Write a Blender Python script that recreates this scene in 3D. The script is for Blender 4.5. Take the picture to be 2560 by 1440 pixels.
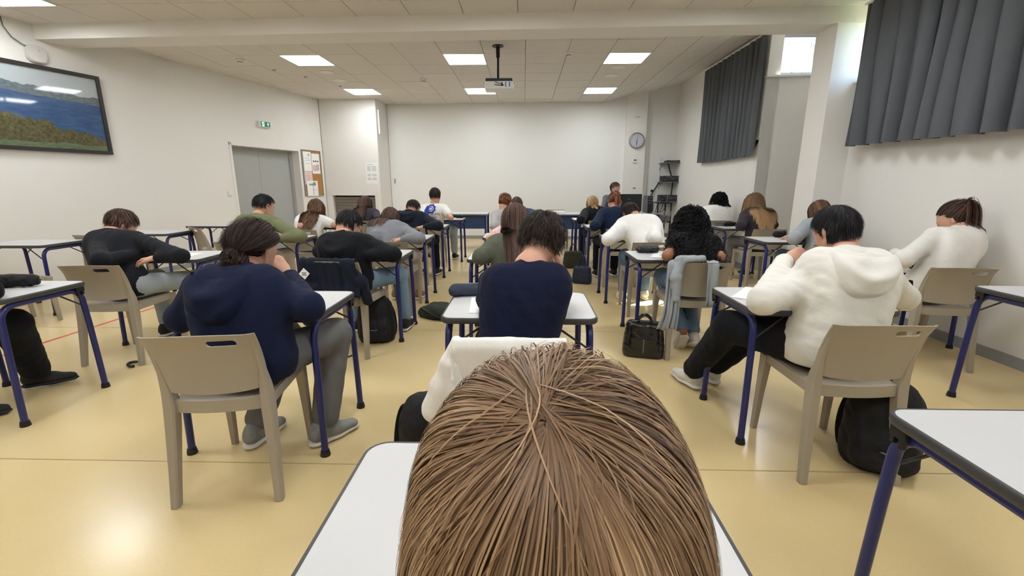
import bpy, bmesh, math, random
import numpy as np
from mathutils import Vector, Matrix

for o in list(bpy.data.objects):
    bpy.data.objects.remove(o)
scene = bpy.context.scene
COL = scene.collection
R = math.radians

# ---------------------------------------------------------------- camera
cam_d = bpy.data.cameras.new('camera')
cam = bpy.data.objects.new('camera', cam_d)
COL.objects.link(cam)
cam.location = (0, 0, 1.30)
cam.rotation_euler = (R(90 - 13.0), 0, R(1.5))
cam_d.sensor_width = 36.0
cam_d.lens = 36.0 * 1130.0 / 2560.0
cam_d.clip_start = 0.02
scene.camera = cam

# ---------------------------------------------------------------- world, sun, exposure
world = bpy.data.worlds.new('sky')
scene.world = world
world.use_nodes = True
wn = world.node_tree.nodes
wn.clear()
sky = wn.new('ShaderNodeTexSky')
sky.sky_type = 'NISHITA'
sky.sun_disc = False
sky.sun_elevation = R(46)
sky.sun_rotation = R(45)
sky.air_density = 1.0
sky.dust_density = 2.0
bg = wn.new('ShaderNodeBackground')
bg.inputs['Strength'].default_value = 1.3
wo = wn.new('ShaderNodeOutputWorld')
world.node_tree.links.new(sky.outputs[0], bg.inputs[0])
world.node_tree.links.new(bg.outputs[0], wo.inputs[0])

sun_d = bpy.data.lights.new('sun', 'SUN')
sun_d.energy = 22.0
sun_d.color = (1.0, 0.95, 0.86)
sun_d.angle = R(0.6)
sun = bpy.data.objects.new('sun', sun_d)
COL.objects.link(sun)
sun.location = (8, 11, 9)
sun.rotation_euler = Vector((-2.6, -2.1, -3.05)).to_track_quat('-Z', 'Y').to_euler()

PANEL_W = 12.0          # emission of a ceiling light panel
vs = scene.view_settings
vs.view_transform = 'Standard'
vs.look = 'None'
vs.gamma = 1.0
vs.use_curve_mapping = False
vs.exposure = 1.05

# ---------------------------------------------------------------- materials
def newmat(name):
    m = bpy.data.materials.new(name)
    m.use_nodes = True
    nt = m.node_tree
    return m, nt, nt.nodes['Principled BSDF']

def lin(c):
    return tuple((x / 12.92 if x <= 0.04045 else ((x + 0.055) / 1.055) ** 2.4) for x in c)

def rgb(r, g, b):
    return lin((r / 255.0, g / 255.0, b / 255.0))

def mat(name, col, rough=0.5, spec=0.5, metal=0.0, var=0.0, vscale=4.0, bump=0.0, bscale=60.0, stretch=(1, 1, 1), coat=0.0, trans=0.0):
    m, nt, b = newmat(name)
    b.inputs['Base Color'].default_value = (*col, 1)
    b.inputs['Roughness'].default_value = rough
    b.inputs['Specular IOR Level'].default_value = spec
    b.inputs['Metallic'].default_value = metal
    if coat:
        b.inputs['Coat Weight'].default_value = coat
        b.inputs['Coat Roughness'].default_value = 0.08
    if trans:
        b.inputs['Transmission Weight'].default_value = trans
    tc = nt.nodes.new('ShaderNodeTexCoord')
    mp = nt.nodes.new('ShaderNodeMapping')
    mp.inputs['Scale'].default_value = stretch
    nt.links.new(tc.outputs['Object'], mp.inputs['Vector'])
    if var:
        n = nt.nodes.new('ShaderNodeTexNoise')
        n.inputs['Scale'].default_value = vscale
        n.inputs['Detail'].default_value = 4
        nt.links.new(mp.outputs[0], n.inputs['Vector'])
        mx = nt.nodes.new('ShaderNodeMix')
        mx.data_type = 'RGBA'
        mx.inputs[6].default_value = (*[c * (1 - var) for c in col], 1)
        mx.inputs[7].default_value = (*[min(1, c * (1 + var)) for c in col], 1)
        nt.links.new(n.outputs['Fac'], mx.inputs[0])
        nt.links.new(mx.outputs[2], b.inputs['Base Color'])
    if bump:
        n2 = nt.nodes.new('ShaderNodeTexNoise')
        n2.inputs['Scale'].default_value = bscale
        n2.inputs['Detail'].default_value = 3
        nt.links.new(mp.outputs[0], n2.inputs['Vector'])
        bp = nt.nodes.new('ShaderNodeBump')
        bp.inputs['Strength'].default_value = bump
        bp.inputs['Distance'].default_value = 0.01
        nt.links.new(n2.outputs['Fac'], bp.inputs['Height'])
        nt.links.new(bp.outputs[0], b.inputs['Normal'])
    return m

def cloth(name, col, var=0.10, rough=0.92, bump=0.55, bscale=14.0):
    m = mat(name, col, rough, 0.12, var=var, vscale=9.0, bump=bump, bscale=bscale)
    nt = m.node_tree
    b = nt.nodes['Principled BSDF']
    b.inputs['Sheen Weight'].default_value = 0.03
    b.inputs['Sheen Roughness'].default_value = 0.5
    return m

def emit(name, col, strength):
    m, nt, b = newmat(name)
    b.inputs['Base Color'].default_value = (*col, 1)
    b.inputs['Emission Color'].default_value = (*col, 1)
    b.inputs['Emission Strength'].default_value = strength
    return m

def hairmat(name, dark, mid, light, rough=0.6, spec=0.22):
    m, nt, b = newmat(name)
    at = nt.nodes.new('ShaderNodeAttribute')
    at.attribute_name = 'hv'
    cr = nt.nodes.new('ShaderNodeValToRGB')
    cr.color_ramp.elements[0].position = 0.0
    cr.color_ramp.elements[0].color = (*dark, 1)
    cr.color_ramp.elements[1].position = 1.0
    cr.color_ramp.elements[1].color = (*light, 1)
    e = cr.color_ramp.elements.new(0.5)
    e.color = (*mid, 1)
    nt.links.new(at.outputs['Fac'], cr.inputs[0])
    nt.links.new(cr.outputs[0], b.inputs['Base Color'])
    b.inputs['Roughness'].default_value = rough
    b.inputs['Specular IOR Level'].default_value = spec
    return m

M = {}
M['wall'] = mat('wall_paint', rgb(229, 226, 221), 0.75, 0.25, var=0.012, vscale=1.5, bump=0.05, bscale=140)
M['ceiltile'] = mat('ceiling_tile', rgb(218, 213, 207), 0.9, 0.15, var=0.02, vscale=3, bump=0.12, bscale=220)
M['ceilgap'] = mat('ceiling_grid', rgb(150, 145, 138), 0.8, 0.2)
M['white'] = mat('white_plastic', rgb(228, 227, 222), 0.45, 0.4)
M['whiteboard'] = mat('projection_wall_paint', rgb(230, 229, 225), 0.55, 0.3, var=0.01, vscale=1.0)
M['grey_door'] = mat('grey_door_paint', rgb(168, 170, 168), 0.5, 0.35, var=0.01)
M['base'] = mat('grey_baseboard', rgb(150, 150, 150), 0.5, 0.4)
M['blue_metal'] = mat('dark_blue_tube', rgb(30, 38, 98), 0.32, 0.5, var=0.08, vscale=6)
M['black'] = mat('black_plastic', rgb(26, 26, 28), 0.5, 0.4)
M['dgrey'] = mat('dark_grey_edge', rgb(62, 61, 62), 0.42, 0.45, var=0.1, vscale=12)
M['laminate'] = mat('grey_white_laminate', rgb(200, 199, 199), 0.38, 0.45, var=0.012, vscale=40)
M['chair'] = mat('taupe_plastic', rgb(160, 150, 134), 0.48, 0.4, var=0.02, vscale=5, bump=0.05, bscale=250)
M['alu'] = mat('aluminium', rgb(150, 152, 155), 0.35, 0.5, metal=0.6)
M['paper'] = mat('white_paper', rgb(238, 238, 236), 0.8, 0.2, var=0.01)
M['curtain'] = cloth('grey_curtain_cloth', rgb(92, 95, 100), var=0.05, bump=0.25, bscale=120)
M['steel'] = mat('grey_steel', rgb(120, 122, 125), 0.4, 0.5, metal=0.3)
M['cork'] = mat('cork', rgb(178, 128, 82), 0.9, 0.1, var=0.12, vscale=60, bump=0.2, bscale=200)
M['bluepanel'] = mat('dark_blue_panel', rgb(44, 62, 94), 0.45, 0.4, var=0.03)
M['red'] = mat('red_floor_line', rgb(216, 96, 66), 0.35, 0.4)
M['seam'] = mat('floor_weld', rgb(165, 140, 98), 0.5, 0.3)
M['skin'] = mat('skin', rgb(206, 158, 134), 0.55, 0.35, var=0.06, vscale=18)
M['skin_tan'] = mat('tan_skin', rgb(180, 128, 100), 0.55, 0.35, var=0.06, vscale=18)
M['skin_brown'] = mat('brown_skin', rgb(150, 102, 76), 0.55, 0.35, var=0.06, vscale=18)
M['lip'] = mat('lip', rgb(176, 104, 96), 0.5, 0.35)
M['eye'] = mat('eye', rgb(40, 28, 22), 0.15, 0.6)

def floor_material():
    m, nt, b = newmat('beige_vinyl_floor')
    tc = nt.nodes.new('ShaderNodeTexCoord')
    n = nt.nodes.new('ShaderNodeTexNoise')
    n.inputs['Scale'].default_value = 0.9
    n.inputs['Detail'].default_value = 6
    nt.links.new(tc.outputs['Object'], n.inputs['Vector'])
    n2 = nt.nodes.new('ShaderNodeTexNoise')
    n2.inputs['Scale'].default_value = 90
    n2.inputs['Detail'].default_value = 2
    nt.links.new(tc.outputs['Object'], n2.inputs['Vector'])
    add = nt.nodes.new('ShaderNodeMath')
    add.operation = 'MULTIPLY_ADD'
    nt.links.new(n2.outputs['Fac'], add.inputs[0])
    add.inputs[1].default_value = 0.25
    nt.links.new(n.outputs['Fac'], add.inputs[2])
    cr = nt.nodes.new('ShaderNodeValToRGB')
    cr.color_ramp.elements[0].position = 0.35
    cr.color_ramp.elements[0].color = (*rgb(208, 184, 134), 1)
    cr.color_ramp.elements[1].position = 0.85
    cr.color_ramp.elements[1].color = (*rgb(222, 200, 152), 1)
    nt.links.new(add.outputs[0], cr.inputs[0])
    nt.links.new(cr.outputs[0], b.inputs['Base Color'])
    rr = nt.nodes.new('ShaderNodeMapRange')
    rr.inputs[3].default_value = 0.16
    rr.inputs[4].default_value = 0.30
    nt.links.new(n.outputs['Fac'], rr.inputs[0])
    nt.links.new(rr.outputs[0], b.inputs['Roughness'])
    b.inputs['Specular IOR Level'].default_value = 0.5
    n3 = nt.nodes.new('ShaderNodeTexNoise')
    n3.inputs['Scale'].default_value = 5
    nt.links.new(tc.outputs['Object'], n3.inputs['Vector'])
    bp = nt.nodes.new('ShaderNodeBump')
    bp.inputs['Strength'].default_value = 0.06
    bp.inputs['Distance'].default_value = 0.01
    nt.links.new(n3.outputs['Fac'], bp.inputs['Height'])
    nt.links.new(bp.outputs[0], b.inputs['Normal'])
    return m
M['floor'] = floor_material()

# ---------------------------------------------------------------- object helpers
def link(o, parent=None):
    COL.objects.link(o)
    if parent is not None:
        o.parent = parent
    return o

def tag(o, label=None, cat=None, group=None, kind=None):
    if label: o['label'] = label
    if cat: o['category'] = cat
    if group: o['group'] = group
    if kind: o['kind'] = kind
    return o

def thing(name, label, cat, loc=(0, 0, 0), rotz=0.0, group=None):
    o = bpy.data.objects.new(name, None)
    link(o)
    o.empty_display_size = 0.1
    o.location = loc
    o.rotation_euler = (0, 0, rotz)
    return tag(o, label, cat, group)

def copy_tree(o, parent=None):
    c = o.copy()
    COL.objects.link(c)
    c.parent = parent
    for ch in list(o.children):
        copy_tree(ch, c)
    return c

def mesh_np(name, V, F, smooth=True):
    """V (n,3) array, F list of equal-size face arrays"""
    me = bpy.data.meshes.new(name)
    V = np.asarray(V, dtype=np.float32)
    Fs = [np.asarray(f, dtype=np.int32) for f in (F if isinstance(F, list) else [F]) if len(f)]
    nl = sum(f.size for f in Fs)
    npoly = sum(len(f) for f in Fs)
    me.vertices.add(len(V))
    me.vertices.foreach_set('co', V.ravel())
    me.loops.add(nl)
    me.loops.foreach_set('vertex_index', np.concatenate([f.ravel() for f in Fs]))
    me.polygons.add(npoly)
    tot = np.concatenate([np.full(len(f), f.shape[1], np.int32) for f in Fs])
    st = np.concatenate([[0], np.cumsum(tot)[:-1]]).astype(np.int32)
    me.polygons.foreach_set('loop_start', st)
    me.polygons.foreach_set('loop_total', tot)
    me.update(calc_edges=True)
    me.validate()
    if smooth:
        me.polygons.foreach_set('use_smooth', np.ones(len(me.polygons), bool))
    return me

def obj(name, me, m, parent=None, loc=(0, 0, 0)):
    o = bpy.data.objects.new(name, me)
    if m is not None:
        for mm in (m if isinstance(m, (list, tuple)) else [m]):
            me.materials.append(mm)
    link(o, parent)
    o.location = loc
    return o

class MB:
    def __init__(s):
        s.v = []
        s.f = []
    def box(s, c, size, rz=0.0, ry=0.0, rx=0.0):
        x, y, z = [d / 2 for d in size]
        Mx = Matrix.Translation(c) @ Matrix.Rotation(rz, 4, 'Z') @ Matrix.Rotation(ry, 4, 'Y') @ Matrix.Rotation(rx, 4, 'X')
        i = len(s.v)
        for p in ((-x, -y, -z), (x, -y, -z), (x, y, -z), (-x, y, -z), (-x, -y, z), (x, -y, z), (x, y, z), (-x, y, z)):
            s.v.append(tuple(Mx @ Vector(p)))
        for f in ((0, 3, 2, 1), (4, 5, 6, 7), (0, 1, 5, 4), (1, 2, 6, 5), (2, 3, 7, 6), (3, 0, 4, 7)):
            s.f.append(tuple(i + k for k in f))
        return s
    def prism(s, outline, z0, z1, inset=0.0):
        """outline list of (x,y) counter-clockwise"""
        n = len(outline)
        i = len(s.v)
        for z in (z0, z1):
            s.v += [(x, y, z) for x, y in outline]
        s.f.append(tuple(i + k for k in reversed(range(n))))
        s.f.append(tuple(i + n + k for k in range(n)))
        for k in range(n):
            j = (k + 1) % n
            s.f.append((i + k, i + j, i + n + j, i + n + k))
        return s
    def sweep(s, path, section, right=(1, 0, 0), closed=False, cap=True):
        """section: list of (u,v) per point or list of lists; u along 'right'-ish, v along the other normal"""
        P = [Vector(p) for p in path]
        n = len(P)
        base = len(s.v)
        m = None
        for i, p in enumerate(P):
            if closed:
                t = (P[(i + 1) % n] - P[i - 1]).normalized()
            else:
                t = (P[min(i + 1, n - 1)] - P[max(i - 1, 0)]).normalized()
            r = Vector(right)
            r = (r - t * r.dot(t))
            if r.length < 1e-4:
                r = Vector((0, 1, 0)) - t * t.y
            r.normalize()
            w = t.cross(r)
            sec = section[i] if isinstance(section[0], list) else section
            m = len(sec)
            for (a, b) in sec:
                s.v.append(tuple(p + r * a + w * b))
        for i in range(n if closed else n - 1):
            i2 = (i + 1) % n
            for k in range(m):
                k2 = (k + 1) % m
                s.f.append((base + i * m + k, base + i * m + k2, base + i2 * m + k2, base + i2 * m + k))
        if cap and not closed:
            s.f.append(tuple(base + k for k in reversed(range(m))))
            s.f.append(tuple(base + (n - 1) * m + k for k in range(m)))
        return s
    def tube(s, path, r, sides=8, closed=False):
        n = len(path)
        rr = r if isinstance(r, (list, tuple)) else [r] * n
        P = [Vector(p) for p in path]
        d = P[-1] - P[0]
        right = (1, 0, 0) if abs(d.x) < 0.8 * max(d.length, 1e-6) else (0, 0, 1)
        secs = [[(rr[i] * math.cos(2 * math.pi * k / sides), rr[i] * math.sin(2 * math.pi * k / sides)) for k in range(sides)] for i in range(n)]
        return s.sweep(path, secs, right, closed)
    def lathe(s, prof, seg=24, c=(0, 0, 0), axis='Z'):
        base = len(s.v)
        n = len(prof)
        for (r, z) in prof:
            for k in range(seg):
                a = 2 * math.pi * k / seg
                p = (r * math.cos(a), r * math.sin(a), z)
                if axis == 'Y':
                    p = (p[0], -p[2], p[1])
                s.v.append((p[0] + c[0], p[1] + c[1], p[2] + c[2]))
        for i in range(n - 1):
            for k in range(seg):
                k2 = (k + 1) % seg
                s.f.append((base + i * seg + k, base + i * seg + k2, base + (i + 1) * seg + k2, base + (i + 1) * seg + k))
        if prof[0][0] > 1e-6:
            s.f.append(tuple(base + k for k in reversed(range(seg))))
        if prof[-1][0] > 1e-6:
            s.f.append(tuple(base + (n - 1) * seg + k for k in range(seg)))
        return s
    def mesh(s, name, smooth=False, recalc=True):
        me = bpy.data.meshes.new(name)
        me.from_pydata(s.v, [], s.f)
        me.update()
        if recalc:
            bm = bmesh.new()
            bm.from_mesh(me)
            bmesh.ops.recalc_face_normals(bm, faces=bm.faces)
            bm.to_mesh(me)
            bm.free()
        if smooth:
            for p in me.polygons:
                p.use_smooth = True
            if smooth != 'all':
                me.set_sharp_from_angle(angle=R(40))
        return me
    def build(s, name, m, parent=None, loc=(0, 0, 0), smooth=False):
        return obj(name, s.mesh(name, smooth), m, parent, loc)

def rrect(w, d, r, seg=6, cx=0, cy=0):
    pts = []
    for (sx, sy, a0) in ((1, 1, 0), (-1, 1, 90), (-1, -1, 180), (1, -1, 270)):
        for k in range(seg + 1):
            a = R(a0 + 90.0 * k / seg)
            pts.append((cx + sx * (w / 2 - r) + r * math.cos(a), cy + sy * (d / 2 - r) + r * math.sin(a)))
    return pts

def bez(p0, p1, p2, p3, n=10):
    out = []
    for i in range(n + 1):
        t = i / n
        out.append(tuple((1 - t) ** 3 * a + 3 * (1 - t) ** 2 * t * b + 3 * (1 - t) * t * t * c + t ** 3 * d for a, b, c, d in zip(p0, p1, p2, p3)))
    return out
# ================================================================ THE ROOM
ZC = 3.08

def wall(name, p0, p1, z0, z1, openings=(), th=0.18, m=None, kind='structure'):
    """interior lies to the right of p0->p1; openings (s0,s1,z0,z1)"""
    p0 = Vector((p0[0], p0[1])); p1 = Vector((p1[0], p1[1]))
    d = p1 - p0
    L = d.length
    d.normalize()
    n = Vector((-d.y, d.x))
    b = MB()
    ang = math.atan2(d.y, d.x)
    def piece(s0, s1, a, c):
        if s1 - s0 < 1e-4 or c - a < 1e-4:
            return
        ctr = p0 + d * ((s0 + s1) / 2) + n * (th / 2)
        b.box((ctr.x, ctr.y, (a + c) / 2), (s1 - s0, th, c - a), rz=ang)
    cuts = sorted({0.0, L, *[o[0] for o in openings], *[o[1] for o in openings]})
    for s0, s1 in zip(cuts[:-1], cuts[1:]):
        mid = (s0 + s1) / 2
        op = [o for o in openings if o[0] < mid < o[1]]
        if not op:
            piece(s0, s1, z0, z1)
        else:
            piece(s0, s1, z0, op[0][2])
            piece(s0, s1, op[0][3], z1)
    o = b.build(name, m or M['wall'])
    tag(o, kind=kind)
    return o

def frame_on(p0, p1):
    """returns placer: (s, out, z) -> world, with out measured INTO the room"""
    p0 = Vector((p0[0], p0[1])); p1 = Vector((p1[0], p1[1]))
    d = (p1 - p0).normalized()
    n = Vector((d.y, -d.x))
    ang = math.atan2(d.y, d.x)
    def f(s, out, z):
        q = p0 + d * s + n * out
        return Vector((q.x, q.y, z))
    return f, ang

LW = ((-7.75, -3.0), (-4.48, 10.33))
BW = ((-4.48, 10.35), (-3.22, 10.30))
b = MB(); b.box((-4.70, 10.45, 1.8), (0.5, 0.24, 3.8), rz=0.24); tag(b.build('wall_corner_fill', M['wall']), kind='structure')
FW = ((-3.18, 11.02), (3.50, 10.77))
RW = ((3.43, 10.95), (3.43, 7.0))
NW = ((3.43, 7.0), (4.55, 7.0))  # stretched out of view behind the column to widen the sun patch
GW = ((3.55, 5.40), (3.55, -3.0))

b = MB(); b.box((-1.7, 4.0, -0.05), (13.5, 14.6, 0.1))
floor = b.build('floor', M['floor']); tag(floor, kind='structure')

DOOR = (11.33, 12.96)
wall('wall_left', *LW, -0.05, 3.7, [(DOOR[0], DOOR[1], 0.0, 1.95)], th=0.3)
wall('wall_block', *BW, -0.05, 3.7, [(0.145, 1.13, 0.0, 1.04)], th=0.3)
wall('wall_block_side', (-3.22, 10.30), (-3.18, 11.2), -0.05, 3.7, th=0.02)
wall('wall_front', *FW, -0.05, 3.9, m=M['whiteboard'])
wall('wall_right', *RW, -0.05, 3.9)
wall('wall_niche', *NW, -0.05, 3.9, [(0.0, 1.08, 2.79, 3.34)], th=0.12)
wall('wall_niche_outer', (4.55, 7.0), (4.55, 5.4), -0.05, 3.9)
wall('wall_niche_near', (4.55, 5.4), (3.55, 5.4), -0.05, 3.9, th=0.02)
wall('wall_window_side', *GW, -0.05, 3.5, [(0.10, 2.60, 2.36, 3.0), (2.8, 5.4, 2.36, 3.0)], th=0.16)
wall('wall_back', (3.7, -3.0), (-7.9, -3.0), -0.05, 3.5)
fF, aF = frame_on(*FW)
b = MB(); c = fF(5.68, 0.06, 1.8); b.box(tuple(c), (0.45, 0.14, 3.7), rz=aF)
tag(b.build('wall_pilaster', M['wall']), kind='structure')
b = MB(); c = fF(5.95, 0.03, 1.8); b.box(tuple(c), (0.07, 0.06, 3.7), rz=aF)
tag(b.build('trim_1', M['white']), kind='structure')

# beam and column
bang = math.atan(-0.036)
b = MB(); b.box((-1.2, 5.44 + 0.18 - 0.03, (2.92 + 3.3) / 2), (11.0, 0.36, 0.38), rz=bang)
tag(b.build('ceiling_beam', M['wall']), kind='structure')
b = MB(); b.box((3.41, 5.44, 1.45), (0.34, 0.36, 3.1))
tag(b.build('wall_column', M['wall']), kind='structure')

# ceiling slabs with individual tiles below
b = MB(); b.box((-2.9, 8.4, ZC + 0.075), (9.4, 5.9, 0.11)); b.box((-1.9, 1.25, ZC + 0.075), (11.9, 8.6, 0.11))
sl = math.atan(0.2)
for (x0, x1, y0, y1) in ((1.74, 3.66, 7.0, 11.35), (1.74, 4.66, 5.45, 7.04)):
    b.box(((x0 + x1) / 2, (y0 + y1) / 2, ZC + 0.075 + 0.2 * ((x0 + x1) / 2 - 1.7625)), ((x1 - x0) / math.cos(sl), y1 - y0, 0.11), ry=-sl)
ceiling = b.build('ceiling', M['ceilgap']); tag(ceiling, kind='structure')
PT = 0.585
tb = MB(); tb.box((0, 0, 0.013), (PT - 0.007, PT - 0.007, 0.026))
tile_me = tb.mesh('ceiling_tile'); tile_me.materials.append(M['ceiltile'])
LIGHTS = [(1.47, 7.2), (-0.87, 7.2), (-3.21, 7.2), (1.47, 9.54), (-0.87, 9.54), (-3.21, 9.54)]
def leftx(y):
    return -7.75 + (y + 3.0) * (3.27 / 13.33)
for j in range(-2, 7):
    y = 7.2 + PT * j
    for k in range(-14, 6):
        x = 1.47 + PT * k
        if x < leftx(y) - 0.25 or any(abs(x - lx) < 0.1 and abs(y - ly) < 0.1 for lx, ly in LIGHTS):
            continue
        if x > 3.6 and y > 7.1:
            continue
        o = bpy.data.objects.new('ceiling_tile', tile_me)
        link(o, ceiling)
        if k <= 0:
            o.location = (x, y, ZC + random.Random(j * 31 + k).uniform(-0.001, 0.001))
        else:
            o.location = (x, y, ZC + 0.2 * (x - 1.7625))
            o.rotation_euler = (0, -sl, 0)
NEAR = [(-5.05, 4.72), (-2.71, 4.1), (-0.37, 4.1), (1.97, 4.1), (-5.05, 1.9), (-2.71, 1.9), (-0.37, 1.9), (1.97, 1.9), (-5.05, -0.6), (-2.71, -0.6), (-0.37, -0.6), (1.97, -0.6)]  # unseen row next to the visible panel, added to brighten the niche wall
rest = MB()
for j in range(0, 14):
    y = 4.72 + 0.585 - PT * j
    for k in range(-5, 16):
        x = -5.05 + PT * k
        if x < leftx(y) - 0.25 or x > 3.8:
            continue
        if any(abs(x - lx) < 0.3 and abs(y - ly) < 0.3 for lx, ly in NEAR):
            continue
        if j < 3:
            o = bpy.data.objects.new('ceiling_tile', tile_me)
            link(o, ceiling)
            o.location = (x, y, ZC)
        else:
            rest.box((x, y, ZC + 0.013), (PT - 0.007, PT - 0.007, 0.026))
tag(rest.build('ceiling_tile', M['ceiltile'], ceiling), kind='stuff')

# ceiling light panels
M['lamp'] = emit('light_panel_glow', (0.93, 0.97, 1.0), PANEL_W)
def light_panel(x, y, z, label):
    t = thing('ceiling_light', label, 'ceiling light', (x, y, z), group='square light panels in the ceiling')
    fr = MB()
    for sx in (-1, 1):
        fr.box((sx * 0.286, 0, 0.008), (0.012, 0.584, 0.03))
        fr.box((0, sx * 0.286, 0.008), (0.56, 0.012, 0.03))
    fr.build('frame', M['white'], t)
    d = MB(); d.box((0, 0, 0.010), (0.56, 0.56, 0.012)); d.build('diffuser', M['lamp'], t)
    return t
for i, (x, y) in enumerate(LIGHTS):
    nm = ['over the aisle by the curtained windows', 'beside the projector pole', 'on the side of the double door'][i % 3]
    light_panel(x, y, ZC, 'bright square light panel %s, %s row' % (nm, 'nearer the cross beam' if i < 3 else 'nearer the front wall'))
for i, (x, y) in enumerate(NEAR):
    light_panel(x, y, ZC - 0.012, 'bright square light panel on the painting side of the cross beam' if i == 0 else 'square light panel over the back rows, %s' % ['unseen fill light added between beam and door side aisle', 'unseen fill light added between beam and centre aisle', 'unseen fill light added between beam and wide curtain', 'over the back row on the painting side', 'over the back row by the door side aisle', 'over the back row centre', 'over the back row by the wide curtain', 'against the back wall on the painting side', 'against the back wall by the door side aisle', 'against the back wall centre', 'against the back wall by the windows'][i - 1])

# floor seams, red line, light line
b = MB()
b.box((-1.7, 1.885, 0.0003), (13, 0.006, 0.001)); b.box((-1.7, 3.9, 0.0003), (13, 0.006, 0.001)); b.box((-1.7, 5.9, 0.0003), (13, 0.006, 0.001)); b.box((-1.7, 7.9, 0.0003), (13, 0.006, 0.001))
b.build('floor_seam', M['seam'], floor)
b = MB(); b.box((-3.97, 4.6, 0.0006), (0.035, 8.0, 0.0012), rz=-0.045)
b.build('floor_line', M['red'], floor)

# baseboards
def baseboard(name, p0, p1, s0, s1, h=0.075, m=None):
    f, a = frame_on(p0, p1)
    c = f((s0 + s1) / 2, 0.006, h / 2)
    b = MB(); b.box(tuple(c), (s1 - s0, 0.012, h), rz=a)
    tag(b.build(name, m or M['base']), kind='structure')
baseboard('baseboard_window_side', *GW, 0, 8.4, 0.085)
baseboard('baseboard_front', *FW, 0, 6.7)
baseboard('baseboard_right', *RW, 0, 3.9)
baseboard('baseboard_left', *LW, 0, DOOR[0])
baseboard('baseboard_block', *BW, 0, 1.26)

# ---- double door in a deep recess of the left wall
fL, aL = frame_on(*LW)
def lbox(b, s0, s1, o0, o1, z0, z1, f=None, a=None):
    f = f or fL; a = aL if a is None else a
    b.box(tuple(f((s0 + s1) / 2, (o0 + o1) / 2, (z0 + z1) / 2)), (abs(s1 - s0), abs(o1 - o0), z1 - z0), rz=a)
    return b
door = bpy.data.objects.new('door_1', None); link(door); tag(door, kind='structure')
for (s0, s1) in ((11.33, 12.11), (12.115, 12.90)):
    lf = lbox(MB(), s0, s1, -0.20, -0.25, 0.005, 1.92).build('door_leaf', M['grey_door'], door)
b = MB(); lbox(b, 12.90, 12.96, -0.16, -0.25, 0, 1.95); lbox(b, 11.33, 12.96, -0.16, -0.25, 1.92, 1.95); b.build('door_frame', M['grey_door'], door)
b = MB(); lbox(b, 12.02, 12.05, -0.17, -0.20, 0.95, 1.12); b.build('door_handle', M['steel'], door)
b = MB(); lbox(b, 11.28, 11.33, 0.0, 0.012, 0, 2.0); lbox(b, 12.96, 13.0, 0.0, 0.012, 0, 1.95); lbox(b, 11.28, 13.0, 0.0, 0.012, 1.95, 2.0)
tag(b.build('trim_2', M['wall']), kind='structure')
b = MB(); lbox(b, 11.2, 13.1, -0.26, -0.30, -0.05, 2.1); tag(b.build('wall_behind_door', M['wall']), kind='structure')

# ---- roller shutter hatch in the block wall
fB, aB = frame_on(*BW)
sh = bpy.data.objects.new('roller_shutter', None); link(sh)
sh.location = fB(0.64, -0.1, 0.0)
tag(sh, 'grey slatted roller shutter set low in the cream wall', 'shutter')
M['slat'] = mat('shutter_slat', rgb(134, 126, 118), 0.45, 0.5, metal=0.2, var=0.06, vscale=3)
sb = MB(); sb.box((0, 0, 0.032), (0.97, 0.022, 0.060)); sb.box((0, -0.014, 0.052), (0.97, 0.012, 0.014))
slat_me = sb.mesh('slat'); slat_me.materials.append(M['slat'])
for k in range(15):
    o = bpy.data.objects.new('slat', slat_me); link(o, sh)
    o.location = (0, 0, 0.02 + k * 0.066); o.rotation_euler = (0, 0, aB)
b = MB(); b.box((0, 0.06, 0.5), (1.0, 0.01, 1.1), rz=aB); b.build('backing', M['black'], sh)
fr = MB()
for s in (0.12, 1.155): lbox(fr, s - 0.025, s + 0.025, 0.0, 0.014, 0, 1.09, fB, aB)
lbox(fr, 0.12, 1.155, 0.0, 0.014, 1.04, 1.09, fB, aB)
fo = fr.build('frame', M['wall'], sh); fo.location = -sh.location

# ---- notice on block wall
def board_with_print(name, f, a, s0, s1, z0, z1, label, cat, prints, m=None, out=0.0015, th=0.002, parent=None):
    root = bpy.data.objects.new(name, None); link(root)
    base = f((s0 + s1) / 2, out, (z0 + z1) / 2)
    root.location = base; root.rotation_euler = (0, 0, a)
    tag(root, label, cat)
    w, h = s1 - s0, z1 - z0
    b = MB(); b.box((0, 0, 0), (w, th, h)); b.build('sheet', m or M['paper'], root)
    for (nm, u0, u1, v0, v1, mm) in prints:
        b = MB(); b.box(((u0 + u1) / 2 * w - w / 2, -th * 0.9, (v0 + v1) / 2 * h - h / 2), ((u1 - u0) * w, th * 0.5, (v1 - v0) * h)); b.build(nm, mm, root)
    return root
M['print_grey'] = mat('grey_print', rgb(186, 184, 192), 0.8, 0.2, var=0.12, vscale=90)
M['print_dark'] = mat('dark_print', rgb(70, 66, 74), 0.8, 0.2)
M['print_pink'] = mat('pink_print', rgb(222, 186, 178), 0.8, 0.2, var=0.1, vscale=40)
M['print_green'] = mat('green_print', rgb(150, 168, 150), 0.8, 0.2, var=0.2, vscale=60)
lines = [('text_line', 0.10, 0.70, 0.90, 0.925, M['print_grey'])]
for k in range(11):
    if k in (4, 5, 8): continue
    lines.append(('text_line', 0.12, 0.42, 0.80 - k * 0.062, 0.835 - k * 0.062, M['print_grey']))
    lines.append(('text_line', 0.52, 0.88, 0.80 - k * 0.062, 0.835 - k * 0.062, M['print_grey']))
board_with_print('notice', fB, aB, 0.955, 1.225, 1.30, 1.75, 'printed paper notice taped to the wall above the roller shutter', 'notice', lines)

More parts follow.
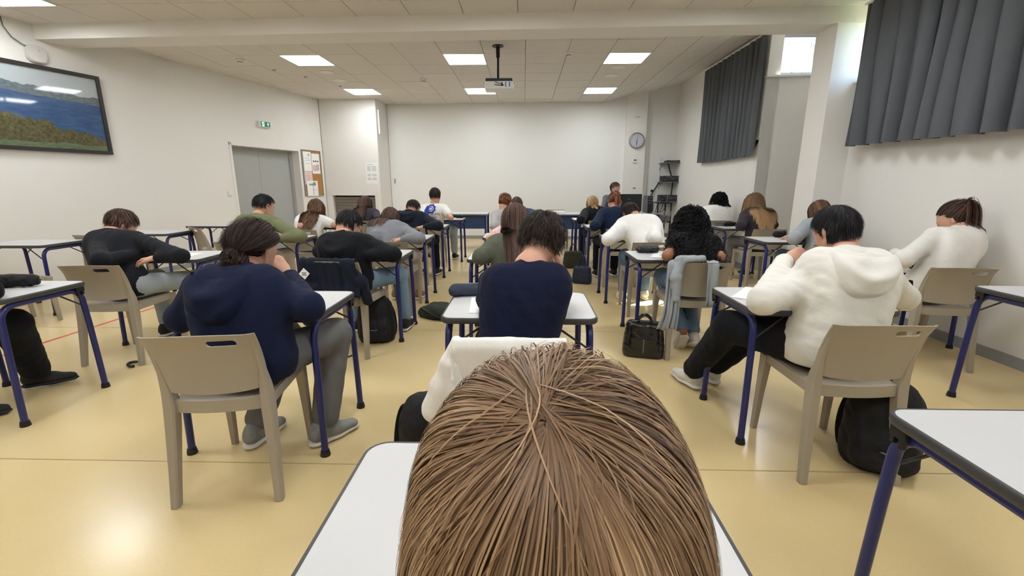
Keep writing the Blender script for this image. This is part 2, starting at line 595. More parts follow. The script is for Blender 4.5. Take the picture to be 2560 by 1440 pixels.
# ---- cork notice board with four sheets
cb = thing('notice_board', 'cork notice board with papers beside the double door', 'notice board', tuple(fL(13.33, 0.01, 1.52)), aL)
b = MB(); b.box((0, 0, 0), (0.56, 0.018, 0.92)); b.build('cork_panel', M['cork'], cb)
b = MB()
for s in (-1, 1): b.box((s * 0.285, -0.004, 0), (0.016, 0.028, 0.95)); b.box((0, -0.004, s * 0.467), (0.57, 0.028, 0.016))
b.build('frame', M['alu'], cb)
def sheet(root_loc, a, w, h, m, label, prints, name='pinned_sheet'):
    root = thing(name, label, 'paper', tuple(root_loc), a)
    b = MB(); b.box((0, 0, 0), (w, 0.0016, h)); b.build('sheet', m, root)
    for (nm, u, v, pw, ph, mm) in prints:
        b = MB(); b.box((u * w, -0.0014, v * h), (pw * w, 0.001, ph * h)); b.build(nm, mm, root)
    return root
M['pinkpaper'] = mat('pale_pink_paper', rgb(226, 200, 194), 0.8, 0.2, var=0.02)
sheet(fL(13.19, 0.022, 1.76), aL, 0.24, 0.40, M['paper'], 'white sheet with a ring logo pinned at the top of the cork board', [('text_line', 0, 0.15, 0.7, 0.02, M['print_grey']), ('text_line', 0, 0.05, 0.7, 0.02, M['print_grey']), ('text_line', 0, -0.1, 0.6, 0.02, M['print_grey'])] + [('logo_bar', 0.2 + 0.07 * math.cos(k * 0.8), 0.33 + 0.05 * math.sin(k * 0.8), 0.05, 0.03, M['print_dark']) for k in range(7)])
sheet(fL(13.45, 0.022, 1.72), aL, 0.25, 0.42, M['paper'], 'white sheet with three dark stamps pinned on the cork board', [('stamp', -0.26 + 0.26 * k, 0.12, 0.16, 0.07, M['print_dark']) for k in range(3)] + [('picture', -0.15, -0.22, 0.55, 0.3, M['print_pink']), ('picture', 0.22, -0.18, 0.3, 0.3, M['print_grey'])])
sheet(fL(13.18, 0.023, 1.42), aL, 0.24, 0.27, M['pinkpaper'], 'pink sheet with small drawings pinned on the cork board', [('drawing', -0.1 + 0.2 * (k % 2), 0.15 - 0.17 * k, 0.18, 0.12, M['print_grey']) for k in range(3)])
sheet(fL(13.27, 0.028, 1.20), aL, 0.34, 0.32, M['paper'], 'white sheet with a green plant drawing pinned low on the cork board', [('drawing', 0.0, 0.25, 0.6, 0.12, M['print_green']), ('drawing', 0.18, 0.32, 0.25, 0.2, M['print_green']), ('drawing', 0.05, -0.12, 0.05, 0.6, M['print_green']), ('text_line', 0.2, -0.1, 0.3, 0.03, M['print_grey'])])

# ---- exit sign
ex = thing('exit_sign', 'green emergency exit sign with running figure above the double door', 'sign', tuple(fL(12.10, 0.03, 2.372)), aL)
b = MB(); b.box((0, 0, 0), (0.27, 0.06, 0.105)); b.build('housing', M['white'], ex)
M['exitgreen'] = emit('exit_green', rgb(24, 112, 84), 0.15)
M['exitwhite'] = emit('exit_white', rgb(215, 240, 228), 0.5)
b = MB(); b.box((0.0, -0.0315, 0.0), (0.225, 0.003, 0.09)); b.build('green_face', M['exitgreen'], ex)
b = MB()   # running figure with door and arrow
b.box((-0.055, -0.0335, 0.0), (0.05, 0.002, 0.075))
b.build('door_pictogram', M['exitwhite'], ex)
b = MB()
b.box((0.062, -0.0335, -0.012), (0.012, 0.002, 0.04))
b.v += [(0.035, -0.0335, 0.004), (0.089, -0.0335, 0.004), (0.062, -0.0335, 0.034)]; n = len(b.v); b.f.append((n - 3, n - 2, n - 1))
b.build('arrow', M['exitwhite'], ex)
b = MB()
b.box((-0.050, -0.035, 0.026), (0.011, 0.002, 0.012)); b.box((-0.055, -0.035, 0.006), (0.012, 0.002, 0.026), ry=0.3)
b.box((-0.066, -0.035, 0.008), (0.018, 0.002, 0.006), ry=0.5); b.box((-0.045, -0.035, -0.012), (0.008, 0.002, 0.024), ry=-0.5); b.box((-0.066, -0.035, -0.016), (0.008, 0.002, 0.026), ry=0.6)
b.build('running_figure', M['exitgreen'], ex)

# ---- light switch, wireless box with cable
sw = thing('light_switch', 'white light switch on the left wall beside the double door', 'switch', tuple(fL(11.17, 0.006, 1.14)), aL)
b = MB(); b.prism(rrect(0.085, 0.085, 0.008), 0, 0.01)
o = b.build('plate', M['white'], sw); o.rotation_euler = (R(90), 0, 0)
b = MB(); b.box((0, -0.012, 0), (0.05, 0.008, 0.05), rx=0.08); b.build('rocker', M['white'], sw)
ap = thing('wireless_box', 'white rounded wireless box mounted above the painting', 'router', tuple(fL(8.80, 0.0, 2.755)), aL)
b = MB(); b.prism(rrect(0.20, 0.19, 0.065, 8), 0, 0.03); b.prism(rrect(0.18, 0.17, 0.06, 8), 0.03, 0.042)
o = b.build('case', mat('router_grey', rgb(206, 203, 200), 0.5, 0.4), ap, smooth=True); o.rotation_euler = (R(90), 0, 0)
MB().box((0.02, -0.0425, 0.04), (0.012, 0.001, 0.03)).build('logo', M['print_grey'], ap)
MB().box((0.02, -0.0425, -0.02), (0.05, 0.001, 0.004)).build('status_strip', M['print_grey'], ap)
pts = [fL(*q) for q in ((8.55, 0.01, 3.08), (8.55, 0.02, 2.98), (8.60, 0.03, 2.88), (8.68, 0.03, 2.83), (8.73, 0.02, 2.82))]
tag(MB().tube([tuple(p) for p in pts], 0.006).build('data_cable', M['steel'], smooth=True), 'grey data cable running from the ceiling to the wireless box', 'cable')

# ---- framed landscape painting (generic lake scene)
def painting_material():
    m, nt, bs = newmat('lake_painting')
    L = nt.links
    tc = nt.nodes.new('ShaderNodeTexCoord')
    sp = nt.nodes.new('ShaderNodeSeparateXYZ')
    L.new(tc.outputs['Object'], sp.inputs[0])
    def noise(scale, detail, sx=1, sz=1):
        mp = nt.nodes.new('ShaderNodeMapping'); mp.inputs['Scale'].default_value = (sx, 1, sz)
        L.new(tc.outputs['Object'], mp.inputs[0])
        n = nt.nodes.new('ShaderNodeTexNoise'); n.inputs['Scale'].default_value = scale; n.inputs['Detail'].default_value = detail
        L.new(mp.outputs[0], n.inputs['Vector'])
        return n.outputs['Fac']
    def math_(op, a, b_):
        n = nt.nodes.new('ShaderNodeMath'); n.operation = op
        for i, v in enumerate((a, b_)):
            if isinstance(v, (int, float)): n.inputs[i].default_value = v
            else: L.new(v, n.inputs[i])
        return n.outputs[0]
    def mix(fac, a, b_):
        n = nt.nodes.new('ShaderNodeMix'); n.data_type = 'RGBA'
        L.new(fac, n.inputs[0])
        for i, v in ((6, a), (7, b_)):
            if isinstance(v, tuple): n.inputs[i].default_value = (*v, 1)
            else: L.new(v, n.inputs[i])
        return n.outputs[2]
    z, x = sp.outputs[2], sp.outputs[0]
    skyc = (rgb(176, 184, 188))
    far = mix(noise(30, 7, 1, 2), rgb(40, 60, 104), rgb(140, 150, 138))
    lake = mix(noise(6, 3, 1, 4), rgb(48, 70, 108), rgb(86, 112, 150))
    land = mix(noise(34, 8), rgb(14, 18, 16), rgb(132, 126, 92))
    field = mix(noise(14, 4, 1, 5), rgb(58, 84, 48), rgb(132, 142, 118))
    tilt = math_('MULTIPLY', x, -0.06)
    ridge = math_('ADD', math_('ADD', math_('MULTIPLY', noise(3.2, 5, 1, 0), 0.22), 0.15), tilt)
    shore = math_('ADD', math_('ADD', math_('MULTIPLY', noise(2.0, 3, 1, 0), 0.06), 0.13), tilt)
    hill = math_('ADD', math_('ADD', math_('MULTIPLY', noise(5.0, 5, 1, 0), 0.30), -0.24), math_('MULTIPLY', x, -0.22))
    fld = math_('ADD', math_('MULTIPLY', noise(3.0, 3, 1, 0), 0.10), -0.43)
    c = mix(math_('LESS_THAN', z, ridge), skyc, far)
    c = mix(math_('LESS_THAN', z, shore), c, lake)
    c = mix(math_('LESS_THAN', z, hill), c, land)
    c = mix(math_('LESS_THAN', z, fld), c, field)
    L.new(c, bs.inputs['Base Color'])
    bs.inputs['Roughness'].default_value = 0.04
    bs.inputs['Specular IOR Level'].default_value = 0.6
    return m
PW, PH = 1.95, 0.96
pt = thing('painting', 'large framed lake landscape picture in a dark frame on the left wall', 'painting', tuple(fL(9.40 - PW / 2, 0.02, 2.155)), aL)
b = MB(); b.box((0, 0, 0), (PW - 0.06, 0.02, PH - 0.06)); b.build('picture', painting_material(), pt)
M['frame'] = mat('dark_wood_frame', rgb(48, 44, 44), 0.45, 0.4, var=0.1, vscale=20)
for (c, s) in (((0, -0.008, PH / 2 - 0.02), (PW, 0.045, 0.042)), ((0, -0.008, -PH / 2 + 0.02), (PW, 0.045, 0.042)), ((PW / 2 - 0.02, -0.008, 0), (0.042, 0.0445, PH - 0.084)), ((-PW / 2 + 0.02, -0.008, 0), (0.042, 0.0445, PH - 0.084))):
    MB().box(c, s).build('frame_rail', M['frame'], pt)

# ---- ceiling fittings
def smoke(x, y, z, label):
    t = thing('smoke_detector', label, 'smoke detector', (x, y, z), group='smoke detectors on the ceiling')
    MB().lathe([(0.0, 0.0), (0.055, 0.0), (0.055, -0.022), (0.045, -0.03), (0.0, -0.03)], 20).build('base', M['white'], t, smooth=True)
    MB().lathe([(0.0, -0.03), (0.036, -0.03), (0.032, -0.055), (0.0, -0.06)], 20).build('sensor', M['white'], t, smooth=True)
    MB().lathe([(0.0345, -0.040), (0.0350, -0.040), (0.0345, -0.046), (0.034, -0.046)], 20).build('vent_slot', M['black'], t)
smoke(-4.18, 7.11, ZC, 'white smoke detector on the ceiling near the painting wall')
smoke(0.61, 6.87, ZC, 'white smoke detector on the ceiling between projector and window side panel')
smoke(-1.77, 8.45, ZC, 'low white smoke detector on the ceiling over the projection wall aisle')
M['grille'] = mat('speaker_grille', rgb(176, 170, 166), 0.7, 0.3, bump=0.3, bscale=300)
for (x, y, l) in ((-3.24, 7.92, 'round ceiling loudspeaker behind the door side light panel, nearer the beam'), (-3.27, 8.53, 'round ceiling loudspeaker on the door side, nearer the front wall'), (1.46, 7.70, 'round ceiling loudspeaker behind the window side light panel, nearer the beam'), (1.455, 8.27, 'round ceiling loudspeaker on the window side, nearer the front wall')):
    t = thing('ceiling_speaker', l, 'speaker', (x, y, ZC), group='round speakers in the ceiling')
    MB().lathe([(0.095, 0.0), (0.115, 0.0), (0.113, -0.008), (0.097, -0.009)], 28).build('rim', M['white'], t, smooth=True)
    MB().lathe([(0.0, -0.006), (0.098, -0.004), (0.098, 0.0), (0.0, 0.0)], 28).build('grille', M['grille'], t)
for (x, y, l_) in ((-4.02, 7.75, 'nearest the smoke detector'), (-3.75, 8.25, 'beside the ceiling loudspeakers'), (-3.45, 9.0, 'nearest the far light panel')):
    tag(MB().lathe([(0.0, 0), (0.03, 0), (0.026, -0.012), (0.0, -0.014)], 14, (x, y, ZC)).build('ceiling_stud', M['alu'], smooth=True), 'small round metal ceiling fitting on the door side, ' + l_, 'fitting', 'small round ceiling fittings')

pj = thing('projector', 'ceiling projector hanging from a black pole', 'projector', (-0.36, 6.55, ZC))
MB().lathe([(0.0, 0.0), (0.075, 0.0), (0.075, -0.012), (0.0, -0.012)], 20).build('ceiling_plate', M['black'], pj)
MB().lathe([(0.0, 0.0), (0.027, 0.0), (0.027, -0.14), (0.017, -0.15), (0.017, -0.44), (0, -0.44)], 14).build('pole', M['black'], pj, smooth=True)
b = MB(); b.box((0.02, 0, -0.455), (0.36, 0.26, 0.014)); b.box((0, 0, -0.43), (0.07, 0.07, 0.04))
for sx in (-1, 1):
    b.box((0.02 + sx * 0.14, 0, -0.445), (0.02, 0.28, 0.03)); b.box((0.02 + sx * 0.175, -0.1, -0.462), (0.05, 0.02, 0.012), ry=sx * 0.7)
b.box((0.02, -0.135, -0.447), (0.35, 0.03, 0.036)); b.build('mount_bracket', M['black'], pj)
b = MB(); o_ = rrect(0.38, 0.30, 0.03, 5, 0.02, 0); b.prism(o_, -0.555, -0.462); b.build('projector_body', M['white'], pj, smooth=True)
b = MB(); b.box((0.115, -0.151, -0.505), (0.15, 0.004, 0.075)); b.build('port_panel', M['alu'], pj)
for k in range(9):
    MB().box((0.06 + 0.05 * (k % 3), -0.154, -0.485 - 0.02 * (k // 3)), (0.018, 0.008, 0.012)).build('port', M['black'], pj)
b = MB(); b.tube(bez((0.0, -0.02, -0.40), (-0.09, -0.10, -0.45), (-0.10, -0.17, -0.53), (0.09, -0.165, -0.515), 12), 0.005, 6)
b.tube(bez((0.0, -0.02, -0.42), (-0.05, -0.14, -0.44), (-0.06, -0.18, -0.50), (0.07, -0.165, -0.495), 12), 0.004, 6); b.build('cable', M['black'], pj, smooth=True)

# ---- clock, thermostat, small wall items on the pilaster
clk = thing('wall_clock', 'round silver rimmed wall clock with black hands on the front wall', 'clock', tuple(fF(5.70, 0.13, 2.24)), aF)
b = MB().lathe([(0.0, 0.0), (0.165, 0.0), (0.175, 0.02), (0.168, 0.045), (0.148, 0.05), (0.144, 0.035), (0.0, 0.034)], 40, axis='Y')
o = b.build('rim', M['alu'], clk, smooth=True)
MB().lathe([(0.0, 0.036), (0.145, 0.036), (0.145, 0.034), (0, 0.034)], 40, axis='Y').build('dial', mat('clock_dial', rgb(196, 198, 205), 0.4, 0.4), clk)
for k in range(12):
    a = k * math.pi / 6
    MB().box((0.122 * math.sin(a), -0.0375, 0.122 * math.cos(a)), (0.006, 0.002, 0.024), ry=a).build('hour_mark', M['print_dark'], clk)
MB().box((0.0, -0.041, -0.035), (0.012, 0.003, 0.09), ry=0.02).build('hour_hand', M['black'], clk)
MB().box((-0.003, -0.044, -0.048), (0.008, 0.003, 0.125), ry=0.06).build('minute_hand', M['black'], clk)
MB().box((0.003, -0.047, 0.04), (0.003, 0.002, 0.11), ry=0.08).build('second_hand', M['black'], clk)
th = thing('thermostat', 'small white thermostat with dark display below the wall clock', 'thermostat', tuple(fF(5.69, 0.13, 1.80)), aF)
MB().box((0, -0.012, 0), (0.10, 0.024, 0.085)).build('case', M['white'], th)
MB().box((0, -0.025, 0.018), (0.06, 0.003, 0.022)).build('display', M['black'], th)
tag(MB().box(tuple(fF(5.70, 0.137, 2.74)), (0.10, 0.012, 0.02), rz=aF).build('wall_plate', M['print_grey']), 'small grey plate on the wall above the clock', 'plate')
tag(MB().box(tuple(fF(5.71, 0.135, 1.20)), (0.06, 0.01, 0.03), rz=aF).build('wall_hook', M['alu']), 'small metal hook on the wall below the thermostat', 'hook')
tag(MB().box(tuple(fF(0.10, 0.01, 1.36)), (0.014, 0.02, 0.11), rz=aF).build('wall_latch', M['steel']), 'small dark vertical latch on the front wall beside the corner', 'latch')
f2, a2 = frame_on((-3.22, 10.30), (-3.18, 11.2))
tag(MB().box(tuple(f2(0.12, 0.02, 2.62)), (0.05, 0.03, 0.50), rz=a2).build('wall_conduit', M['white']), 'short white cable conduit high on the corner wall', 'conduit')

# ---- window in the niche, near window band, sills, curtains
def clear_glass():
    m, nt, b = newmat('clear_window_glass')
    nt.nodes.remove(b)
    tr = nt.nodes.new('ShaderNodeBsdfTransparent'); tr.inputs[0].default_value = (0.93, 0.96, 0.97, 1)
    gl = nt.nodes.new('ShaderNodeBsdfGlossy'); gl.inputs['Roughness'].default_value = 0.02
    mx = nt.nodes.new('ShaderNodeMixShader'); mx.inputs[0].default_value = 0.06
    nt.links.new(tr.outputs[0], mx.inputs[1]); nt.links.new(gl.outputs[0], mx.inputs[2])
    nt.links.new(mx.outputs[0], nt.nodes['Material Output'].inputs['Surface'])
    return m
M['glass'] = clear_glass()
M['winframe'] = mat('grey_window_frame', rgb(140, 146, 156), 0.4, 0.5, metal=0.3)
def window(name, f, a, s0, s1, z0, z1, mull=(), depth=0.08):
    w = bpy.data.objects.new(name, None); link(w); tag(w, kind='structure')
    edges = [s0, *mull, s1]
    b = MB()
    for (u0, u1, v0, v1) in [(s0, s1, z0, z0 + 0.05), (s0, s1, z1 - 0.05, z1)] + [(e - 0.022, e + 0.022, z0, z1) for e in mull] + [(s0, s0 + 0.045, z0, z1), (s1 - 0.045, s1, z0, z1)]:
        lbox(b, u0, u1, -0.04, -0.04 - depth * 0.6, v0, v1, f, a)
    b.build('window_frame', M['winframe'], w)
    for e0, e1 in zip(edges[:-1], edges[1:]):
        lbox(MB(), e0 + 0.02, e1 - 0.02, -0.062, -0.068, z0 + 0.04, z1 - 0.04, f, a).build('pane', M['glass'], w)
    lbox(MB(), s0 - 0.02, s1 + 0.02, 0.05, -0.04, z0 - 0.022, z0 - 0.001, f, a).build('window_sill', M['white'], w)
    return w
fN, aN = frame_on(*NW)
window('window_1', fN, aN, 0.0, 1.08, 2.79, 3.34)
fG, aG = frame_on(*GW)
window('window_2', fG, aG, 0.10, 2.60, 2.36, 3.0, (0.9, 1.75))
window('window_3', fG, aG, 2.8, 5.4, 2.36, 3.0, (3.65, 4.5))

def curtain(label, f, a, s0, s1, zt, zb, npleat, amp, out, seed, near_edge_in=0.0):
    rnd = random.Random(seed)
    root = thing('curtain', label, 'curtain', tuple(f((s0 + s1) / 2, out, zt)), a)
    W = s1 - s0
    nu, nv = npleat * 10, 14
    ph = [rnd.uniform(-1.2, 1.2) for _ in range(npleat + 2)]
    am = [rnd.uniform(0.5, 1.4) for _ in range(npleat + 2)]
    V = []
    for j in range(nv + 1):
        t = j / nv
        for i in range(nu + 1):
            u = i / nu
            q = u * npleat
            k = int(q)
            fr = q - k
            phs = ph[k] * (1 - fr) + ph[k + 1] * fr
            aa = am[k] * (1 - fr) + am[k + 1] * fr
            spread = 0.55 + 0.45 * t
            sw_ = math.sin(2 * math.pi * q + phs + 0.5 * math.sin(3 * t + k))
            y = amp * aa * spread * (sw_ + 0.25 * math.sin(4 * math.pi * q + 1.3 * phs))
            x = -W / 2 + W * (u + (0.18 / npleat) * math.cos(2 * math.pi * q + phs)) 
            x += near_edge_in * t * (u - 0.5)
            V.append((x, y, -(zt - zb) * t + 0.012 * math.sin(5 * u + seed) * t))
    n1 = len(V)
    V2 = [(x, y + 0.005, z) for (x, y, z) in V]
    F = []
    for j in range(nv):
        for i in range(nu):
            p = j * (nu + 1) + i
            F.append((p, p + 1, p + nu + 2, p + nu + 1))
            F.append((n1 + p, n1 + p + nu + 1, n1 + p + nu + 2, n1 + p + 1))
    for i in range(nu):
        p = nv * (nu + 1) + i
        F.append((p, p + 1, n1 + p + 1, n1 + p))
        F.append((i, n1 + i, n1 + i + 1, i + 1))
    for j in range(nv):
        p = j * (nu + 1)
        F.append((p, p + nu + 1, n1 + p + nu + 1, n1 + p))
        p += nu
        F.append((p, n1 + p, n1 + p + nu + 1, p + nu + 1))
    me = mesh_np('cloth_panel', V, np.array(F))
    obj('cloth_panel', me, M['curtain'], root)
    MB().box((0, 0, 0.012), (W + 0.06, 0.03, 0.022)).build('curtain_rail', M['white'], root)
    for k in range(npleat + 1):
        MB().box((-W / 2 + W * k / npleat, 0, 0.0), (0.008, 0.012, 0.02)).build('runner', M['white'], root)
    return root
fR, aR = frame_on(*RW)
curtain('grey pleated curtain hanging on the far wall beside the open niche window', fR, aR, 1.75, 3.90, 3.33, 1.69, 13, 0.035, 0.07, 3)
curtain('wide grey pleated curtain hanging over the wall beside the column', fG, aG, 0.30, 4.2, 3.03, 1.67, 20, 0.06, 0.14, 8)

# bare tree outside the niche window
def tree(label, base, h, seed):
    rnd = random.Random(seed)
    b = MB()
    def branch(p, d, L, r, depth):
        q = p + d * L
        mid = (p + q) / 2 + Vector((rnd.uniform(-1, 1), rnd.uniform(-1, 1), 0)) * L * 0.05
        b.tube([tuple(p), tuple(mid), tuple(q)], [r, r * 0.85, r * 0.65], 6)
        if depth == 0: return
        for k in range(3):
            dd = (d + Vector((rnd.uniform(-1, 1), rnd.uniform(-0.6, 0.6), rnd.uniform(0.0, 0.7))) * 0.75).normalized()
            branch(p + d * L * rnd.uniform(0.55, 1.0), dd, L * rnd.uniform(0.5, 0.75), r * 0.55, depth - 1)
    branch(Vector((0, 0, 0)), Vector((0.05, 0, 1)).normalized(), h * 0.45, 0.09, 3)
    o = b.build('bare_tree', mat('bark', rgb(150, 140, 132), 0.9, 0.2), loc=base, smooth='all')
    tag(o, label, 'tree')
tree('leafless tree standing outside the niche window', (9.7, 18.0, -0.6), 12.0, 5)
b = MB(); b.box((0, 40, -0.7), (160, 140, 0.1))
tag(b.build('outside_ground', mat('grass_ground', rgb(110, 118, 88), 0.95, 0.1, var=0.2, vscale=0.5)), kind='structure')
# ================================================================ FURNITURE
DT = 0.71          # desk top height
def make_desk():
    t = thing('school_desk', 'desk', 'desk')
    b = MB(); b.prism(rrect(0.70, 0.50, 0.045), DT - 0.022, DT); b.build('desktop', M['laminate'], t)
    ring_o, ring_m = rrect(0.72, 0.52, 0.055), rrect(0.70, 0.50, 0.045)
    b = MB(); n = len(ring_o)
    for (pts, z) in ((ring_m, DT + 0.0004), (rrect(0.714, 0.514, 0.052), DT - 0.0005), (ring_o, DT - 0.006), (ring_o, DT - 0.022), (rrect(0.712, 0.512, 0.05), DT - 0.027), (ring_m, DT - 0.027)):
        b.v += [(x, y, z) for x, y in pts]
    for k in range(5):
        for i in range(n):
            j = (i + 1) % n
            b.f.append((k * n + i, k * n + j, (k + 1) * n + j, (k + 1) * n + i))
    b.build('edge_band', M['dgrey'], t, smooth=True)
    for sx in (-1, 1):
        for sy in (-1, 1):
            x = sx * 0.325
            path = [(x + sx * 0.008, sy * 0.245, 0.012), (x + sx * 0.006, sy * 0.240, 0.2), (x + sx * 0.003, sy * 0.232, 0.45), (x, sy * 0.226, 0.585)]
            for k in range(1, 7):
                a = R(90.0 * k / 6)
                path.append((x, sy * (0.226 - 0.075 * (1 - math.cos(a))), 0.585 + 0.080 * math.sin(a)))
            path.append((x, sy * 0.0, 0.665))
            lg = MB().tube(path, 0.0165, 10).build('leg', M['blue_metal'], t, smooth=True)
            MB().lathe([(0.0, 0.0), (0.024, 0.0), (0.024, 0.006), (0.02, 0.03), (0.0, 0.032)], 12, (x + sx * 0.008, sy * 0.245, 0.0)).build('foot_cap', M['black'], lg, smooth=True)
            MB().tube([(x, sy * 0.228, 0.555), (sx * 0.12, sy * 0.17, 0.684)], 0.0055, 6).build('brace', M['dgrey'], t, smooth=True)
        b = MB(); b.box((sx * 0.335, 0.20, 0.670), (0.035, 0.05, 0.03)); b.box((sx * 0.345, 0.186, 0.646), (0.012, 0.012, 0.03)); b.box((sx * 0.345, 0.216, 0.648), (0.012, 0.012, 0.026)); b.build('bag_hook', M['black'], t)
        b = MB()
        for y in (-0.11, 0.11): b.box((sx * 0.325, y, 0.6825), (0.03, 0.05, 0.008))
        b.build('clip', M['black'], t)
    return t

def make_chair():
    t = thing('chair', 'chair', 'chair')
    mt = M['chair']
    sec = lambda w, d: [(-w, -d), (w, -d), (w, d), (-w, d)]
    def prof(w, d, c=0.006):
        return [(-w + c, -d), (w - c, -d), (w, -d + c), (w, d - c), (w - c, d), (-w + c, d), (-w, d - c), (-w, -d + c)]
    # rear legs run up into the back rails
    for s in (-1, 1):
        path = [(s * 0.203, -0.255, 0.0), (s * 0.197, -0.235, 0.15), (s * 0.189, -0.214, 0.32), (s * 0.184, -0.203, 0.43), (s * 0.185, -0.207, 0.50), (s * 0.187, -0.226, 0.585), (s * 0.188, -0.252, 0.66), (s * 0.189, -0.276, 0.72)]
        secs = [prof(0.016, 0.019), prof(0.018, 0.021), prof(0.021, 0.025), prof(0.022, 0.029), prof(0.020, 0.022), prof(0.013, 0.013), prof(0.009, 0.008, 0.003), prof(0.005, 0.004, 0.001)]
        MB().sweep(path, secs).build('leg', mt, t, smooth=True)
        path = [(s * 0.188, 0.215, 0.0), (s * 0.184, 0.207, 0.2), (s * 0.178, 0.200, 0.38), (s * 0.176, 0.197, 0.435)]
        MB().sweep(path, [prof(0.015, 0.015), prof(0.018, 0.018), prof(0.022, 0.024), prof(0.024, 0.028)]).build('leg', mt, t, smooth=True)
    # back panel with a slot handle
    nx, nz = 14, 10
    V, F = [], []
    for side in (0, 1):
        for j in range(nz + 1):
            v = j / nz
            for i in range(nx + 1):
                u = -1 + 2 * i / nx
                z = 0.500 + 0.250 * v + 0.006 * (1 - u * u) * (v if v > 0.5 else -2 * (1 - v))
                w = 0.196 + 0.008 * v - 0.012 * max(0.0, 0.25 - v) / 0.25
                yl = -0.211 - 0.012 * v - 0.074 * v * v
                y = yl - 0.012 - 0.024 * (1 - u * u) * (1 - 0.35 * v) + 0.018 * max(0.0, abs(u) - 0.84) / 0.16
                y += (0.0045 if side == 0 else -0.0045)
                V.append((u * w, y, z))
    n1 = (nx + 1) * (nz + 1)
    for j in range(nz):
        for i in range(nx):
            p = j * (nx + 1) + i
            F.append((p, p + nx + 1, p + nx + 2, p + 1))
            F.append((n1 + p, n1 + p + 1, n1 + p + nx + 2, n1 + p + nx + 1))
    for i in range(nx):
        F.append((i, i + 1, n1 + i + 1, n1 + i)); q = nz * (nx + 1) + i; F.append((q, n1 + q, n1 + q + 1, q + 1))
    for j in range(nz):
        p = j * (nx + 1); F.append((p, n1 + p, n1 + p + nx + 1, p + nx + 1)); p += nx; F.append((p, p + nx + 1, n1 + p + nx + 1, n1 + p))
    bb = MB(); bb.v = V; bb.f = F
    me = bb.mesh('backrest')
    o = bpy.data.objects.new('backrest', me); COL.objects.link(o)
    cb_ = MB(); cb_.prism(rrect(0.105, 0.026, 0.0125, 5), -0.2, 0.2)
    cut = bpy.data.objects.new('cutter', cb_.mesh('cutter')); COL.objects.link(cut)
    cut.rotation_euler = (R(90), 0, 0); cut.location = (0.088, -0.27, 0.716)
    md = o.modifiers.new('slot', 'BOOLEAN'); md.object = cut; md.operation = 'DIFFERENCE'; md.solver = 'EXACT'
    bpy.context.view_layer.update()
    dg = bpy.context.evaluated_depsgraph_get()
    me2 = bpy.data.meshes.new_from_object(o.evaluated_get(dg))
    bpy.data.objects.remove(o); bpy.data.objects.remove(cut)
    me2.name = 'backrest'
    for p in me2.polygons: p.use_smooth = True
    me2.set_sharp_from_angle(angle=R(35))
    me2.materials.clear()
    obj('backrest', me2, mt, t)
    # seat
    nx, ny = 10, 10
    V, F = [], []
    for side in (0, 1):
        for j in range(ny + 1):
            v = -1 + 2 * j / ny
            for i in range(nx + 1):
                u = -1 + 2 * i / nx
                w = 0.177 - 0.006 * v
                z = 0.447 - 0.014 * (1 - u * u) * (1 - v * v) - (0.012 * max(0, (v - 0.7) / 0.3) ** 2) + 0.004 * (v < -0.8)
                V.append((u * w, v * 0.213, z - (0.018 if side else 0)))
    n1 = (nx + 1) * (ny + 1)
    for j in range(ny):
        for i in range(nx):
            p = j * (nx + 1) + i
            F.append((p, p + 1, p + nx + 2, p + nx + 1)); F.append((n1 + p, n1 + p + nx + 1, n1 + p + nx + 2, n1 + p + 1))
    for i in range(nx):
        F.append((i, n1 + i, n1 + i + 1, i + 1)); q = ny * (nx + 1) + i; F.append((q, q + 1, n1 + q + 1, n1 + q))
    for j in range(ny):
        p = j * (nx + 1); F.append((p, p + nx + 1, n1 + p + nx + 1, n1 + p)); p += nx; F.append((p, n1 + p, n1 + p + nx + 1, p + nx + 1))
    bb = MB(); bb.v = V; bb.f = F
    obj('seat', bb.mesh('seat', True), mt, t)
    b = MB()
    arc = [(-0.17, -0.203, 0.428)] + [(-0.17 + 0.34 * k / 8, -0.203 - 0.022 * (1 - (2 * k / 8 - 1) ** 2), 0.428) for k in range(1, 8)] + [(0.17, -0.203, 0.428)]
    b.sweep(arc, [(-0.026, -0.010), (0.026, -0.010), (0.026, 0.010), (-0.026, 0.010)], right=(0, 0, 1))
    b.build('rear_apron', mt, t, smooth=True)
    for s in (-1, 1): MB().box((s * 0.178, 0, 0.420), (0.022, 0.38, 0.046)).build('side_apron', mt, t)
    MB().box((0, 0.200, 0.418), (0.33, 0.02, 0.044)).build('front_apron', mt, t)
    return t

DESK0 = make_desk()
CHAIR0 = make_chair()
used = {'d': False, 'c': False}
def place(root, key, x, y, rot, label, group):
    if used[key]: o = copy_tree(root)
    else: o, used[key] = root, True
    o.location = (x, y, 0); o.rotation_euler = (0, 0, R(rot))
    tag(o, label, group=group)
    return o
GD, GC = 'single white desks with dark blue legs', 'taupe plastic classroom chairs'
def desk(x, y, rot, label): return place(DESK0, 'd', x, y, rot, label, GD)
def chair(x, y, rot, label): return place(CHAIR0, 'c', x, y, rot, label, GC)

